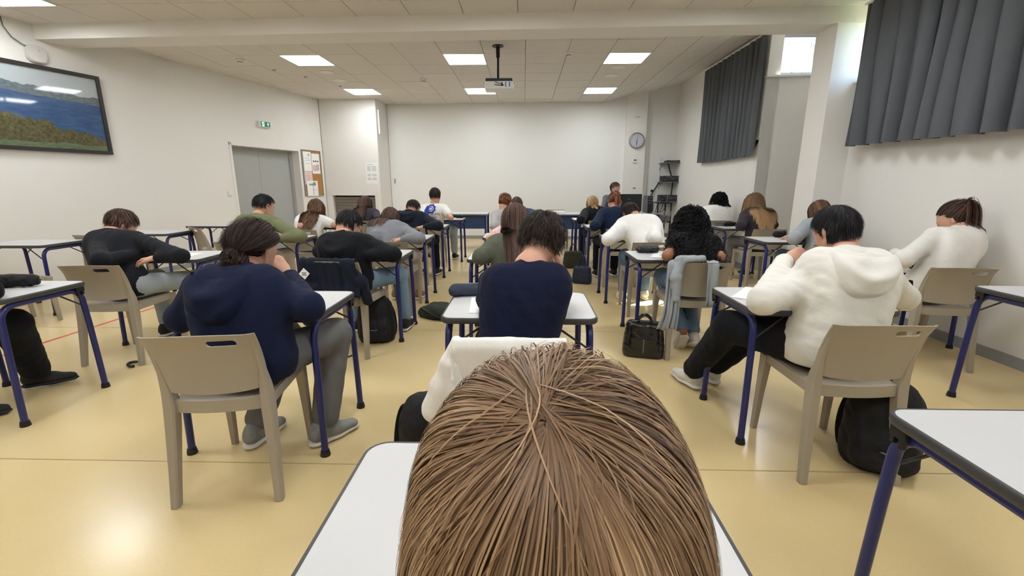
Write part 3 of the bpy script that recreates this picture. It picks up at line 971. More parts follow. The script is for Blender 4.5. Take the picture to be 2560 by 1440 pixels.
# name: (desk x, y, rot, chair dx, chair y, chair rot, description)
SEATS = {
 'D1': (0.00, 0.69, 0, 0.03, 0.02, 0, 'of the person behind the white cardigan'),
 'D2': (-0.02, 2.20, 0, -0.03, 1.80, 0, 'of the person in a navy T-shirt'),
 'D3': (-0.10, 3.80, 0, 0.05, 3.36, 0, 'of the person in an olive grey top'),
 'D4': (-0.11, 5.30, 0, 0.0, 4.90, 0, 'of the person in a pink T-shirt'),
 'D5': (-0.12, 6.60, 0, -0.05, 6.15, 0, 'of the light grey T-shirt person'),
 'D6': (-0.02, 7.85, 0, 0.0, 7.42, 0, 'of the person in a blue jacket'),
 'A1': (-1.30, 2.20, 0, 0.04, 1.86, 8, 'of the navy hoodie person'),
 'A2': (-1.36, 3.84, 0, 0.0, 3.48, -6, 'of the person in black hoodie and glasses'),
 'A3': (-1.41, 5.10, 0, 0.08, 4.62, 0, 'of the loose grey sweater person'),
 'A4': (-1.46, 6.50, 0, 0.0, 6.02, 0, 'of the bowed dark navy hoodie person'),
 'A5': (-1.39, 7.85, 0, -0.12, 7.40, 0, 'of the blue emblem T-shirt person'),
 'B1': (-3.07, 2.43, 0, -0.12, 1.98, 0, 'with the black pencil case by the aisle'),
 'B2': (-2.97, 3.72, 4, -0.05, 3.28, 4, 'of the person in a black sweatshirt'),
 'B3': (-2.78, 5.02, 0, -0.03, 4.58, 0, 'of the person in an olive green sweatshirt'),
 'B4': (-2.78, 6.45, 0, 0.02, 5.72, 6, 'of the white T-shirt person by the door'),
 'B5': (-2.47, 7.85, 0, 0.0, 7.15, -10, 'of the person by the roller shutter'),
 'E1': (1.45, 2.36, 0, 0.0, 2.06, 0, 'of the person in a cream white hoodie'),
 'E2': (1.26, 3.82, 0, 0.03, 3.50, 0, 'of the person in a black top'),
 'E3': (1.25, 5.15, 0, 0.0, 4.64, 0, 'of the bent person in white sweater'),
 'E4': (1.23, 6.53, 0, 0.0, 5.98, 0, 'of the dark blue jacket person'),
 'E5': (1.19, 7.85, 0, 0.0, 7.28, 0, 'of the black jacket person'),
 'F1': (3.12, 3.80, 0, -0.14, 3.34, -6, 'of the white blouse person'),
 'F2': (2.86, 4.98, 0, 0.05, 4.56, 0, 'of the pale grey sweater person'),
 'F3': (3.05, 6.42, 0, 0.0, 5.98, 0, 'of the plum jacket person'),
 'F4': (2.97, 7.80, 0, 0.0, 7.30, 0, 'of the fluffy white sweater person'),
}
for k, (x, y, r_, dx, cy, cr, who) in SEATS.items():
    desk(x, y, r_, 'white desk with dark blue legs ' + who)
    chair(x + dx, cy, cr, 'taupe plastic chair ' + who)
desk(-5.08, 4.52, 2, 'empty white desk by the wall below the painting')
desk(-4.66, 5.57, 2, 'empty white desk by the wall between painting and double door')
desk(-4.48, 6.60, 0, 'empty white desk nearest the double door')
chair(-4.76, 3.96, -14, 'empty taupe chair at the desk below the painting')
chair(-4.72, 5.10, -8, 'empty taupe chair half hidden behind the desk below the painting')
chair(-4.08, 5.98, -38, 'empty taupe chair turned sideways by the double door desk')
desk(3.02, 2.44, 0, 'empty white desk by the wall under the wide curtain')
desk(1.325, 0.885, 0, 'empty white desk behind the cream hoodie person')

# ---- front tables with blue modesty panels
def front_table(x, y, w, label):
    t = thing('front_table', label, 'table', (x, y, 0), group='long tables in front of the projection wall')
    MB().prism(rrect(w, 0.70, 0.03), 0.70, 0.725).build('tabletop', M['laminate'], t)
    b = MB(); b.prism(rrect(w + 0.012, 0.712, 0.034), 0.699, 0.722); b.build('edge_band', M['steel'], t)
    MB().box((0, -0.30, 0.565), (w - 0.10, 0.018, 0.26)).build('modesty_panel', M['bluepanel'], t)
    for sx in (-1, 1):
        for sy in (-1, 1):
            MB().box((sx * (w / 2 - 0.03), sy * 0.30, 0.35), (0.04, 0.04, 0.70)).build('leg', M['blue_metal'], t)
front_table(-1.42, 9.22, 1.40, 'long grey table with blue front panel before the projection wall, on the door side')
front_table(0.28, 9.18, 1.68, 'long grey table with blue front panel before the projection wall, on the teacher side')
chair(0.20, 9.55, 176, 'taupe chair standing behind the front table beside the paper stack')
chair(0.70, 9.62, 184, 'taupe chair standing behind the front table under the paper stack side')
front_table(2.05, 9.45, 1.30, 'teacher table with blue front panel under the black monitor')
ps = thing('paper_stack', 'stack of white papers on the front table', 'paper', (0.66, 9.05, 0.7255))
for k in range(6):
    MB().box((random.Random(k).uniform(-0.01, 0.01), 0, 0.004 + 0.008 * k), (0.30, 0.21, 0.0078), rz=random.Random(k + 9).uniform(-0.06, 0.06)).build('sheet_bundle', M['paper'], ps)

# ---- monitor, computer case, AV shelf, cables
mo = thing('monitor', 'wide black monitor on the teacher table', 'monitor', (2.10, 9.30, 0.7255), R(4))
MB().box((0, 0, 0.20), (0.52, 0.04, 0.34)).build('screen_case', M['black'], mo)
MB().box((0, -0.0215, 0.20), (0.49, 0.003, 0.30)).build('back_plate', mat('monitor_back', rgb(34, 36, 42), 0.35, 0.5), mo)
MB().box((0, -0.024, 0.27), (0.05, 0.002, 0.012)).build('maker_mark', M['steel'], mo)
MB().box((0, 0.03, 0.06), (0.06, 0.03, 0.12)).build('stand_neck', M['black'], mo)
MB().prism(rrect(0.24, 0.17, 0.03), 0.0, 0.014).build('stand_foot', M['black'], mo)
pc = thing('computer_case', 'dark grey computer case standing beside the black monitor', 'computer', (2.50, 9.36, 0.7255))
MB().box((0, 0, 0.17), (0.10, 0.36, 0.34)).build('case', mat('case_grey', rgb(84, 86, 92), 0.45, 0.4), pc)
MB().box((0, -0.181, 0.17), (0.09, 0.004, 0.32)).build('front_panel', M['black'], pc)
for k in range(3): MB().box((0, -0.185, 0.30 - 0.05 * k), (0.07, 0.003, 0.008)).build('drive_slot', M['alu'], pc)
# AV shelf
av = thing('av_shelf', 'grey wall shelf unit with three levels on the corner wall', 'shelf', tuple(fF(6.48, 0.0, 0.0)), aF)
for z in (1.745, 1.33, 0.90):
    MB().box((0, -0.20, z), (0.46, 0.38, 0.016)).build('shelf_board', M['steel'], av)
    for s in (-0.2, 0.2): MB().tube([(s, -0.01, z - 0.14), (s, -0.30, z - 0.01)], 0.008, 6).build('bracket', M['steel'], av)
for s in (-0.2, 0.2): MB().box((s, -0.008, 1.35), (0.025, 0.012, 1.05)).build('wall_rail', M['white'], av)
def deck(label, z, w, h, dx):
    c = fF(6.48 + dx, 0.20, z)
    t = thing('av_device', label, 'device', tuple(c), aF, group='black devices on the wall shelf')
    MB().box((0, 0, h / 2), (w, 0.30, h)).build('case', M['black'], t)
    MB().box((0, -0.152, h / 2), (w - 0.02, 0.004, h - 0.02)).build('front_panel', mat('device_front', rgb(40, 40, 44), 0.3, 0.5), t)
    for k, (u, v, l) in enumerate(((-0.25, 0.3, 0.18), (0.02, 0.05, 0.2), (0.28, 0.2, 0.16), (-0.1, 0.3, 0.1))):
        MB().box((u * w, -0.156, h / 2 + v * h), (l * w, 0.004, 0.008)).build('display_strip', M['alu'], t)
    for s in (-1, 1):
        MB().lathe([(0.0, 0.0), (0.012, 0.0), (0.011, 0.014), (0.0, 0.014)], 10, (s * w * 0.4, -0.154, h * 0.35), 'Y').build('knob', M['steel'], t)
    return t
deck('flat black player lying on the top board of the wall shelf', 1.754, 0.36, 0.05, 0.06)
deck('black amplifier on the middle board of the wall shelf', 1.339, 0.42, 0.13, 0.02)
deck('black recorder on the lowest board of the wall shelf', 0.909, 0.43, 0.14, 0.0)
b = MB()
def wpt(s, o_, z): return tuple(fF(s, o_, z))
b.tube([wpt(6.42, 0.18, 1.74), wpt(6.50, 0.05, 1.60), wpt(6.55, 0.04, 1.47)], 0.012, 6)
b.tube([wpt(6.58, 0.08, 1.33), wpt(6.58, 0.05, 1.15), wpt(6.56, 0.06, 1.0)], 0.012, 6)
tag(b.build('shelf_cable', M['black'], smooth=True), 'thick black cables between the boards of the wall shelf', 'cable')
rnd = random.Random(4)
for k in range(5):
    b = MB()
    x = 2.60 + 0.07 * k
    p = [(x, 10.15, 0.62 + 0.1 * rnd.random()), (x + 0.1, 10.2, 0.30 + 0.1 * k), (x + 0.25, 10.25, 0.55 + 0.1 * rnd.random()), (x + 0.33, 10.4, 0.85 + 0.05 * k)]
    b.tube(bez(*p, 14), 0.007, 6)
    tag(b.build('loose_cable', M['black'] if k % 2 else M['steel'], smooth=True), 'loose %s cable looping between cart and wall shelf, %s' % ('black' if k % 2 else 'grey', ['nearest the computer', 'second from the computer', 'in the middle', 'second from the shelf', 'nearest the shelf'][k]), 'cable', 'loose cables by the wall shelf')
b = MB(); b.tube([wpt(6.28, 0.03, 1.33), wpt(6.12, 0.03, 1.05), wpt(5.98, 0.06, 0.85)], 0.008, 6); b.tube([wpt(6.30, 0.03, 1.33), wpt(6.16, 0.03, 1.10), wpt(6.05, 0.06, 0.80)], 0.006, 6); b.lathe([(0, -0.03), (0.03, -0.02), (0.03, 0.02), (0, 0.03)], 10, wpt(6.13, 0.05, 1.14))
tag(b.build('plug_cable', M['black'], smooth=True), 'black plug cable slanting down from the wall shelf', 'cable')
ct = thing('equipment_cart', 'low black metal cart full of cables under the wall shelf', 'cart', (2.98, 10.02, 0))
for sx in (-1, 1):
    for sy in (-1, 1): MB().box((sx * 0.14, sy * 0.2, 0.45), (0.025, 0.025, 0.90)).build('post', M['black'], ct)
for z in (0.12, 0.5, 0.9): MB().box((0, 0, z), (0.32, 0.44, 0.02)).build('cart_shelf', M['black'], ct)
for k, z in enumerate((0.52, 0.14)): MB().box((0, 0.0, z + 0.06), (0.24, 0.34, 0.10)).build('power_unit', M['steel'], ct)
b = MB()
for k in range(6):
    p0 = (-0.1 + 0.04 * k, -0.23, 0.62 + 0.05 * (k % 3)); b.tube(bez(p0, (p0[0] + 0.1, -0.3, 0.8), (p0[0] - 0.12, -0.28, 0.25), (0.05 - 0.03 * k, -0.22, 0.2 + 0.06 * k), 12), 0.008, 6)
b.build('cable_bundle', M['alu'], ct, smooth=True)
# ================================================================ IMPLICIT BODIES
def nrm(v):
    v = np.asarray(v, float)
    return v / max(1e-9, np.linalg.norm(v))

class SDF:
    """smooth union of tapered, optionally flattened capsules"""
    def __init__(s):
        s.pr = []
        s.noise = None
        s.cuts = []
    def cap(s, a, b, ra, rb, k=0.03, n=None, f=1.0):
        s.pr.append((np.array(a, float), np.array(b, float), ra, rb, k, None if n is None else nrm(n), f))
        return s
    def ball(s, a, r, k=0.03, n=None, f=1.0):
        return s.cap(a, np.array(a, float) + np.array([0, 0, 1e-4]), r, r, k, n, f)
    @staticmethod
    def dist(p, pr):
        a, b, ra, rb, k, n, f = pr
        ba = b - a
        q = p - a
        t = np.clip((q @ ba) / max(1e-12, ba @ ba), 0, 1)
        q = q - t[..., None] * ba
        d2 = (q * q).sum(-1)
        if n is not None:
            qn = q @ n
            d2 = d2 + qn * qn * (1.0 / (f * f) - 1.0)
        return np.sqrt(np.maximum(d2, 1e-12)) - (ra + (rb - ra) * t)
    @staticmethod
    def smin(a, b, k):
        h = np.clip(0.5 + 0.5 * (b - a) / k, 0, 1)
        return b * (1 - h) + a * h - k * h * (1 - h)
    def eval(s, p):
        d = np.full(p.shape[:-1], 10.0)
        for pr in s.pr:
            d = s.smin(d, s.dist(p, pr), pr[4])
        return d
    def grad(s, p, e=0.004):
        g = np.stack([s.eval(p + np.eye(3)[i] * e) - s.eval(p - np.eye(3)[i] * e) for i in range(3)], -1)
        return g / np.maximum(1e-9, np.linalg.norm(g, axis=-1, keepdims=True))
    def mesh(s, h):
        lo = np.min([np.minimum(pr[0] - pr[2], pr[1] - pr[3]) for pr in s.pr], 0) - 0.03 - 2 * h
        hi = np.max([np.maximum(pr[0] + pr[2], pr[1] + pr[3]) for pr in s.pr], 0) + 0.03 + 2 * h
        n = np.ceil((hi - lo) / h).astype(int) + 1
        D = np.full(n, 1.0, np.float32)
        ax = [lo[i] + h * np.arange(n[i]) for i in range(3)]
        for pr in s.pr:
            m = pr[4] + 2.5 * h + (0.02 if s.noise else 0)
            a0 = np.minimum(pr[0] - pr[2], pr[1] - pr[3]) - m
            a1 = np.maximum(pr[0] + pr[2], pr[1] + pr[3]) + m
            i0 = np.clip(np.floor((a0 - lo) / h).astype(int), 0, n)
            i1 = np.clip(np.ceil((a1 - lo) / h).astype(int) + 1, 0, n)
            sl_ = tuple(slice(i0[i], i1[i]) for i in range(3))
            g = np.stack(np.meshgrid(*[ax[i][sl_[i]] for i in range(3)], indexing='ij'), -1)
            D[sl_] = s.smin(D[sl_], s.dist(g, pr), pr[4])
        if s.noise or s.cuts:
            g = np.stack(np.meshgrid(*ax, indexing='ij'), -1)
            if s.noise:
                D = D + s.noise(g)
            for (pt, nn) in s.cuts:
                D = np.maximum(D, (g - np.array(pt)) @ nrm(nn))
        return surfnet(D, lo, h)

def surfnet(D, lo, h):
    D = np.asarray(D, np.float64)
    S = D < 0
    n = np.array(D.shape)
    cn = n - 1
    acc = np.zeros((cn[0] * cn[1] * cn[2], 4))
    quads = []
    cs = np.array([cn[1] * cn[2], cn[2], 1])
    for ax in range(3):
        s0 = [slice(None)] * 3; s1 = [slice(None)] * 3
        s0[ax] = slice(0, -1); s1[ax] = slice(1, None)
        cr = S[tuple(s0)] != S[tuple(s1)]
        idx = np.argwhere(cr)
        if not len(idx): continue
        d0 = D[tuple(s0)][cr]; d1 = D[tuple(s1)][cr]
        pos = idx.astype(float)
        pos[:, ax] += d0 / (d0 - d1)
        u, v = [i for i in range(3) if i != ax]
        ids = []
        ok = np.ones(len(idx), bool)
        for du, dv in ((-1, -1), (0, -1), (0, 0), (-1, 0)):
            c = idx.copy()
            c[:, u] += du; c[:, v] += dv
            good = (c >= 0).all(1) & (c < cn).all(1)
            ok &= good
            lin_ = c @ cs
            ids.append(lin_)
            np.add.at(acc, lin_[good], np.concatenate([pos[good], np.ones((good.sum(), 1))], 1))
        q = np.stack(ids, 1)[ok]
        flip = (d0 < 0)[ok]
        if ax == 1: flip = ~flip
        q = np.where(flip[:, None], q, q[:, ::-1])
        quads.append(q)
    Q = np.concatenate(quads)
    usedv, inv = np.unique(Q, return_inverse=True)
    V = acc[usedv, :3] / acc[usedv, 3:4]
    return lo + V * h, inv.reshape(Q.shape)

def foldnoise(seed, amp, freq=38.0, along=None):
    r = np.random.RandomState(seed)
    dirs = r.normal(size=(5, 3))
    dirs /= np.linalg.norm(dirs, axis=1)[:, None]
    fr = freq * r.uniform(0.6, 1.9, 5)
    ph = r.uniform(0, 6.28, 5)
    w = np.array([1, 0.8, 0.6, 0.5, 0.4]); w /= w.sum()
    def f(g):
        o = 0
        warp = 0.5 * np.sin(g[..., 0] * 17 + 1.3 * np.sin(g[..., 2] * 13) + ph[0])
        for d, q, p_, ww in zip(dirs, fr, ph, w):
            o = o + ww * np.abs(np.sin((g @ d) * q + p_ + warp))
        return amp * (0.62 - o)
    return f

def join(parts):
    """parts: list of (V, F) with quads/tris arrays -> V, [F...], slots"""
    Vs, Fs, off = [], [], 0
    for V, F in parts:
        Vs.append(V); Fs.append(F + off); off += len(V)
    return np.concatenate(Vs), Fs

# ---------------------------------------------------------------- heads and hands
def rotm(yaw, pitch, roll):
    return np.array(Matrix.Rotation(yaw, 3, 'Z') @ Matrix.Rotation(-pitch, 3, 'X') @ Matrix.Rotation(roll, 3, 'Y'))

_headcache = {}
def head_mesh(h):
    if h in _headcache: return _headcache[h]
    s = SDF()
    s.cap((0, -0.022, 0.026), (0, 0.012, 0.028), 0.079, 0.077, 0.03, (0, 0, 1), 1.15)
    s.cap((0, 0.030, -0.01), (0, 0.045, -0.075), 0.062, 0.040, 0.03)
    s.cap((-0.025, 0.055, -0.03), (0.025, 0.055, -0.03), 0.030, 0.030, 0.025)
    s.cap((0, 0.072, -0.098), (0, 0.066, -0.088), 0.020, 0.022, 0.02)
    s.cap((-0.030, 0.077, 0.022), (0.030, 0.077, 0.022), 0.016, 0.016, 0.015)
    s.cap((0, 0.090, 0.010), (0, 0.107, -0.026), 0.009, 0.013, 0.012)
    s.cap((-0.011, 0.096, -0.030), (0.011, 0.096, -0.030), 0.009, 0.009, 0.006)
    s.cap((-0.018, 0.085, -0.060), (0.018, 0.085, -0.060), 0.010, 0.010, 0.008)
    for sx in (-1, 1):
        s.cap((sx * 0.085, -0.014, 0.010), (sx * 0.080, -0.004, -0.030), 0.025, 0.015, 0.008, (sx * 0.85, 0.5, 0), 0.34)
        s.cap((sx * 0.052, 0.0, -0.05), (sx * 0.03, 0.05, -0.09), 0.022, 0.02, 0.03)
    s.cap((0, -0.035, -0.04), (0, -0.030, -0.12), 0.056, 0.052, 0.03)
    parts = [s.mesh(h)]
    def ball(c, r, f=(1, 1, 1)):
        V, F = [], []
        for i in range(7):
            for j in range(10):
                a, b_ = math.pi * i / 6, 2 * math.pi * j / 10
                V.append((c[0] + r * f[0] * math.sin(a) * math.cos(b_), c[1] + r * f[1] * math.sin(a) * math.sin(b_), c[2] + r * f[2] * math.cos(a)))
        for i in range(6):
            for j in range(10):
                k = (j + 1) % 10
                F.append((i * 10 + j, i * 10 + k, (i + 1) * 10 + k, (i + 1) * 10 + j))
        return np.array(V), np.array(F)
    for sx in (-1, 1): parts.append(ball((sx * 0.031, 0.083, 0.002), 0.0125, (1, 0.6, 0.55)))
    parts.append(ball((0, 0.0945, -0.060), 0.022, (1, 0.22, 0.24)))
    V, Fs = join(parts)
    slots = np.concatenate([np.full(len(f), i_) for f, i_ in zip(Fs, (0, 2, 2, 1))])
    _headcache[h] = (V, np.concatenate(Fs), slots)
    return _headcache[h]

_handcache = {}
def hand_mesh(curl, side, h=0.0042):
    key = (curl, side, h)
    if key in _handcache: return _handcache[key]
    s = SDF()
    s.cap((0, -0.03, 0), (0, 0.02, 0), 0.027, 0.028, 0.02, (0, 0, 1), 0.75)
    s.cap((-0.012, 0.03, 0), (-0.016, 0.075, 0), 0.026, 0.024, 0.015, (0, 0, 1), 0.52)
    s.cap((0.012, 0.03, 0), (0.016, 0.080, 0), 0.026, 0.022, 0.015, (0, 0, 1), 0.52)
    for i, (x, y, L) in enumerate(((-0.032, 0.082, 0.060), (-0.011, 0.090, 0.078), (0.011, 0.093, 0.085), (0.032, 0.088, 0.074))):
        p = np.array([x, y - 0.012, 0.0]); a = 0.15 * curl
        d = np.array([x * 0.9, 1.0, 0.0])
        for sgm, fr in enumerate((0.46, 0.31, 0.25)):
            a += curl * (0.55, 0.75, 0.5)[sgm]
            st = nrm([d[0], math.cos(a), -math.sin(a)]) * L * fr * (1.25 if sgm == 0 else 1)
            s.cap(p, p + st, 0.0098 - 0.0010 * sgm, 0.0090 - 0.0012 * sgm, 0.004)
            p = p + st
    p = [np.array(q) for q in ((0.026, 0.012, -0.006), (0.052, 0.045, -0.016), (0.058, 0.075, -0.024 - 0.01 * curl), (0.050, 0.098, -0.034 - 0.012 * curl))]
    for q0, q1, r in zip(p[:-1], p[1:], (0.0145, 0.011, 0.0095)): s.cap(q0, q1, r, r * 0.9, 0.006)
    V, F = s.mesh(h)
    if side < 0:
        V = V * np.array([-1, 1, 1]); F = F[:, ::-1]
    _handcache[key] = (V, F)
    return _handcache[key]

# ---------------------------------------------------------------- hair
HC = np.array([0, -0.010, 0.028]); HR = np.array([0.0845, 0.1035, 0.1005])
def scalp_mask(U, low=-0.42, front=0.42, ear=-0.05):
    """directions that carry hair (local head frame, +y is the face)"""
    y, z, x = U[:, 1], U[:, 2], np.abs(U[:, 0])
    lim = np.where(y > 0.25, front + 0.25 * (y - 0.25), np.where(y > -0.15, ear + (y + 0.15) * 0.9, low))
    return z > lim

def tubes(P, rad, hv, sides=3):
    """P (N,S,3) strands -> mesh arrays with a value per vertex"""
    N, S, _ = P.shape
    T = np.gradient(P, axis=1)
    T /= np.maximum(1e-9, np.linalg.norm(T, axis=2, keepdims=True))
    ref = np.where(np.abs(T[..., 2:3]) > 0.9, np.array([1.0, 0, 0]), np.array([0, 0, 1.0]))
    A = np.cross(T, ref); A /= np.maximum(1e-9, np.linalg.norm(A, axis=2, keepdims=True))
    B = np.cross(T, A)
    ang = 2 * np.pi * np.arange(sides) / sides
    ring = (A[:, :, None, :] * np.cos(ang)[None, None, :, None] + B[:, :, None, :] * np.sin(ang)[None, None, :, None]) * rad[:, :, None, None]
    V = (P[:, :, None, :] + ring).reshape(-1, 3)
    base = (np.arange(N)[:, None, None] * S + np.arange(S - 1)[None, :, None]) * sides
    k = np.arange(sides)[None, None, :]; k2 = (k + 1) % sides
    F = np.stack([base + k, base + k2, base + sides + k2, base + sides + k], -1).reshape(-1, 4)
    H = np.repeat(hv.reshape(-1), sides)
    return V, F, H

def ribbons(P, rad, hv, c):
    """flat strands facing away from the head centre"""
    N, S, _ = P.shape
    T = np.gradient(P, axis=1)
    T /= np.maximum(1e-9, np.linalg.norm(T, axis=2, keepdims=True))
    B = np.cross(T, P - c)
    B /= np.maximum(1e-9, np.linalg.norm(B, axis=2, keepdims=True))
    V = np.stack([P - B * rad[:, :, None], P + B * rad[:, :, None]], 2).reshape(-1, 3)
    b = (np.arange(N)[:, None] * S + np.arange(S - 1)[None, :]) * 2
    F = np.stack([b, b + 1, b + 3, b + 2], -1).reshape(-1, 4)
    return V, F, np.repeat(hv.reshape(-1), 2)

def cap_mesh(c, Rm, scale, low, front, ear, hv=0.2, nu=40, nv=24):
    th = np.linspace(0.0, np.pi * 0.80, nv); ph = np.linspace(0, 2 * np.pi, nu, endpoint=False)
    U = np.stack([np.sin(th)[:, None] * np.cos(ph), np.sin(th)[:, None] * np.sin(ph), np.cos(th)[:, None] * np.ones_like(ph)], -1).reshape(-1, 3)
    ok = scalp_mask(U, low, front, ear)
    V = (HC + U * HR * scale) @ Rm.T + c
    i, j = np.meshgrid(np.arange(nv - 1), np.arange(nu), indexing='ij')
    j2 = (j + 1) % nu
    F = np.stack([i * nu + j, (i + 1) * nu + j, (i + 1) * nu + j2, i * nu + j2], -1).reshape(-1, 4)
    F = F[ok[F].all(1)]
    return V, F, np.full(len(V), hv)

def hair(c, yaw, pitch, roll, style, seed, body=None):
    """style dict: n,len,steps,pole,lift,grav,curl,rad,low,front,ear,tie,..."""
    r = np.random.RandomState(seed)
    Rm = rotm(yaw, pitch, roll)
    c = np.asarray(c, float)
    g = lambda k, d: style.get(k, d)
    n = g('n', 500)
    low, front, ear = g('low', -0.42), g('front', 0.42), g('ear', -0.05)
    U = r.normal(size=(n * 6, 3)); U /= np.linalg.norm(U, axis=1)[:, None]
    U = U[scalp_mask(U, low, front, ear)][:n]
    pole = nrm(g('pole', (0, -0.35, 0.95)))
    if g('polex', 0):
        X = pole + r.normal(size=(g('polex', 0), 3)) * g('polesd', 0.28); X /= np.linalg.norm(X, axis=1)[:, None]
        U = np.concatenate([U, X])
    n = len(U)
    S = g('steps', 9)
    Ls = g('len', 0.08) * r.uniform(g('lmin', 0.75), 1.1, n)
    lift = 1.0 + g('lift', 0.05) * r.uniform(0.15, 1.0, n)
    M_ = Rm
    def tolocal(p): return ((p - c) @ M_ - HC) / HR
    cp = 1.0 + g('cap', 0.015)
    lift = lift + cp - 1.0
    p = (HC + U * HR * (cp + 0.004)) @ M_.T + c
    polew = M_ @ pole
    down = np.array([0, 0, -1.0])
    pole2w = None
    if g('pole2', None) is not None:
        p2 = nrm(g('pole2', None)); pole2w = M_ @ p2
        ps = np.clip(((U - pole) @ (p2 - pole)) / max(1e-6, (p2 - pole) @ (p2 - pole)) + r.normal(size=n) * 0.05, 0, 1)
    d = None
    path = [p.copy()]
    jit = r.normal(size=(n, 3))
    if g('wave', 0):
        lf = r.normal(size=(3, 3)) * 3.2; lp = r.uniform(0, 6.28, 3)
        jit = jit + g('wave', 0) / max(1e-6, g('frizz', 0.1)) * np.sin(U @ lf + lp + np.sin(U[:, [1, 2, 0]] * 5 + 1))
    tie = g('tie', None)
    bk = g('bk', None)
    tiew = None if tie is None else (HC + nrm(tie) * HR * 1.10) @ M_.T + c
    for st in range(1, S):
        fr = st / (S - 1)
        q = tolocal(p)
        rad_ = np.linalg.norm(q, axis=1)
        nl = q / HR; nw = nl @ M_.T; nw /= np.linalg.norm(nw, axis=1)[:, None]
        if tiew is None:
            if pole2w is None:
                t = -(polew - (nw @ polew)[:, None] * nw)
            else:
                pw_ = polew * (1 - ps)[:, None] + pole2w * ps[:, None]; pw_ /= np.linalg.norm(pw_, axis=1)[:, None]
                t = -(pw_ - (nw * pw_).sum(1)[:, None] * nw)
            if g('swirl', 0): t = t + np.cross(nw, polew) * g('swirl', 0)
        else:
            t = tiew - p; t = t - (t * nw).sum(1)[:, None] * nw
        t /= np.maximum(1e-6, np.linalg.norm(t, axis=1))[:, None]
        onhead = np.clip((1.35 - rad_) / 0.2, 0, 1) * np.clip((q[:, 2] + 0.75) / 0.5, 0, 1)
        if tiew is not None: onhead = np.ones(n)
        gr = g('grav', 0.25) + (1 - onhead) * 1.5
        dn = t * onhead[:, None] + down * gr[:, None] + jit * g('frizz', 0.10) + nw * g('out', 0.0)
        if bk is not None and body is not None:
            dn = dn + bk * (g('drift', 1.0) * np.clip((q[:, 2] * -1 - 0.25), 0, 1) * (body.eval(p) < 0.07))[:, None]
        if d is not None: dn = dn + d * g('mom', 0.6)
        d = dn / np.maximum(1e-6, np.linalg.norm(dn, axis=1))[:, None]
        ds = Ls / (S - 1)
        if tiew is not None: ds = np.minimum(ds, 0.6 * np.linalg.norm(tiew - p, axis=1))
        p = p + d * ds[:, None]
        q = tolocal(p); rad_ = np.linalg.norm(q, axis=1)
        tgt = cp + 0.004 + (lift - cp) * min(1.0, fr * 3)
        push = rad_ < tgt
        q2 = q * (tgt / np.maximum(rad_, 1e-6))[:, None]
        p = np.where(push[:, None], (HC + q2 * HR) @ M_.T + c, p)
        if body is not None and tiew is None:
            for _ in range(3):
                sd = body.eval(p)
                bad = sd < 0.014
                if not bad.any(): break
                gg = body.grad(p[bad])
                if bk is not None:
                    gg = gg + bk * 1.1; gg /= np.linalg.norm(gg, axis=1)[:, None]
                p[bad] += gg * np.minimum(0.03, (0.014 - sd[bad]) * 1.2)[:, None]
        if tiew is not None:
            dd = np.linalg.norm(tiew - p, axis=1)
            near = dd < 0.02
            p[near] = tiew + (p[near] - tiew) * 0.9
        path.append(p.copy())
    P = np.stack(path, 1)
    for _ in range(g('smooth', 0)):
        P[:, 1:-1] = 0.25 * P[:, :-2] + 0.5 * P[:, 1:-1] + 0.25 * P[:, 2:]
    # clumps
    ncl = g('clumps', max(8, n // 9))
    ctr = r.choice(n, ncl, replace=False)
    Ul = U * np.array([1, 1, 1])
    cl = ctr[(Ul @ Ul[ctr].T).argmax(1)]
    w = g('clump', 0.45) * np.linspace(0, 1, S) ** 0.8
    P = P * (1 - w)[None, :, None] + P[cl] * w[None, :, None]
    if g('smooth', 0):
        q = tolocal(P.reshape(-1, 3)); rq = np.linalg.norm(q, axis=1)
        tg_ = (cp + 0.006 + (lift - cp)[:, None] * np.minimum(1.0, np.linspace(0, 3, S))[None, :] * 0.8).reshape(-1)
        q = q * (np.maximum(rq, tg_) / np.maximum(rq, 1e-6))[:, None]
        P = ((HC + q * HR) @ M_.T + c).reshape(P.shape)
    cu = g('curl', 0.0)
    if cu:
        T = np.gradient(P, axis=1); T /= np.maximum(1e-9, np.linalg.norm(T, axis=2, keepdims=True))
        A = np.cross(T, np.array([0.3, 0.2, 0.93])); A /= np.maximum(1e-9, np.linalg.norm(A, axis=2, keepdims=True))
        B = np.cross(T, A)
        s_ = np.linspace(0, 1, S)[None, :] * Ls[:, None]
        phs = (r.uniform(0, 6.28, n)[cl] + r.normal(size=n) * 0.5)[:, None]
        w_ = np.minimum(1, s_ / 0.04)
        a_ = cu * w_ * r.uniform(0.6, 1.3, n)[:, None]
        fq = g('cfreq', 160.0)
        P = P + A * (a_ * np.cos(fq * s_ + phs))[..., None] + B * (a_ * np.sin(fq * s_ + phs))[..., None]
    rd = g('rad', 0.0022)
    rad = rd * r.uniform(0.6, 1.2, n)[:, None] * (1 - 0.75 * np.linspace(0, 1, S) ** 2)[None, :]
    clv = r.uniform(0, 1, n)
    hv = (0.55 * clv[cl] + 0.45 * r.uniform(0, 1, n))[:, None] * np.ones(S)[None, :]
    rg = g('tipgrad', None)
    fade = np.linspace(0, 1, S)[None, :]
    if rg is not None:
        hv = hv * 0.35 + rg[0] * (1 - fade) + rg[1] * fade
    else:
        hv = hv * (0.55 + 0.45 * np.minimum(1, fade * 3))
    hv = np.clip(hv, 0, 1)
    cw = HC @ M_.T + c
    strand = tubes if g('round', False) else (lambda a, b, c_: ribbons(a, b * 1.25, c_, cw))
    parts = [strand(P, rad, hv)]
    parts.append(cap_mesh(c, Rm, 1.0 + g('cap', 0.015), low - 0.03, front - 0.02, ear - 0.03, g('capv', 0.15)))
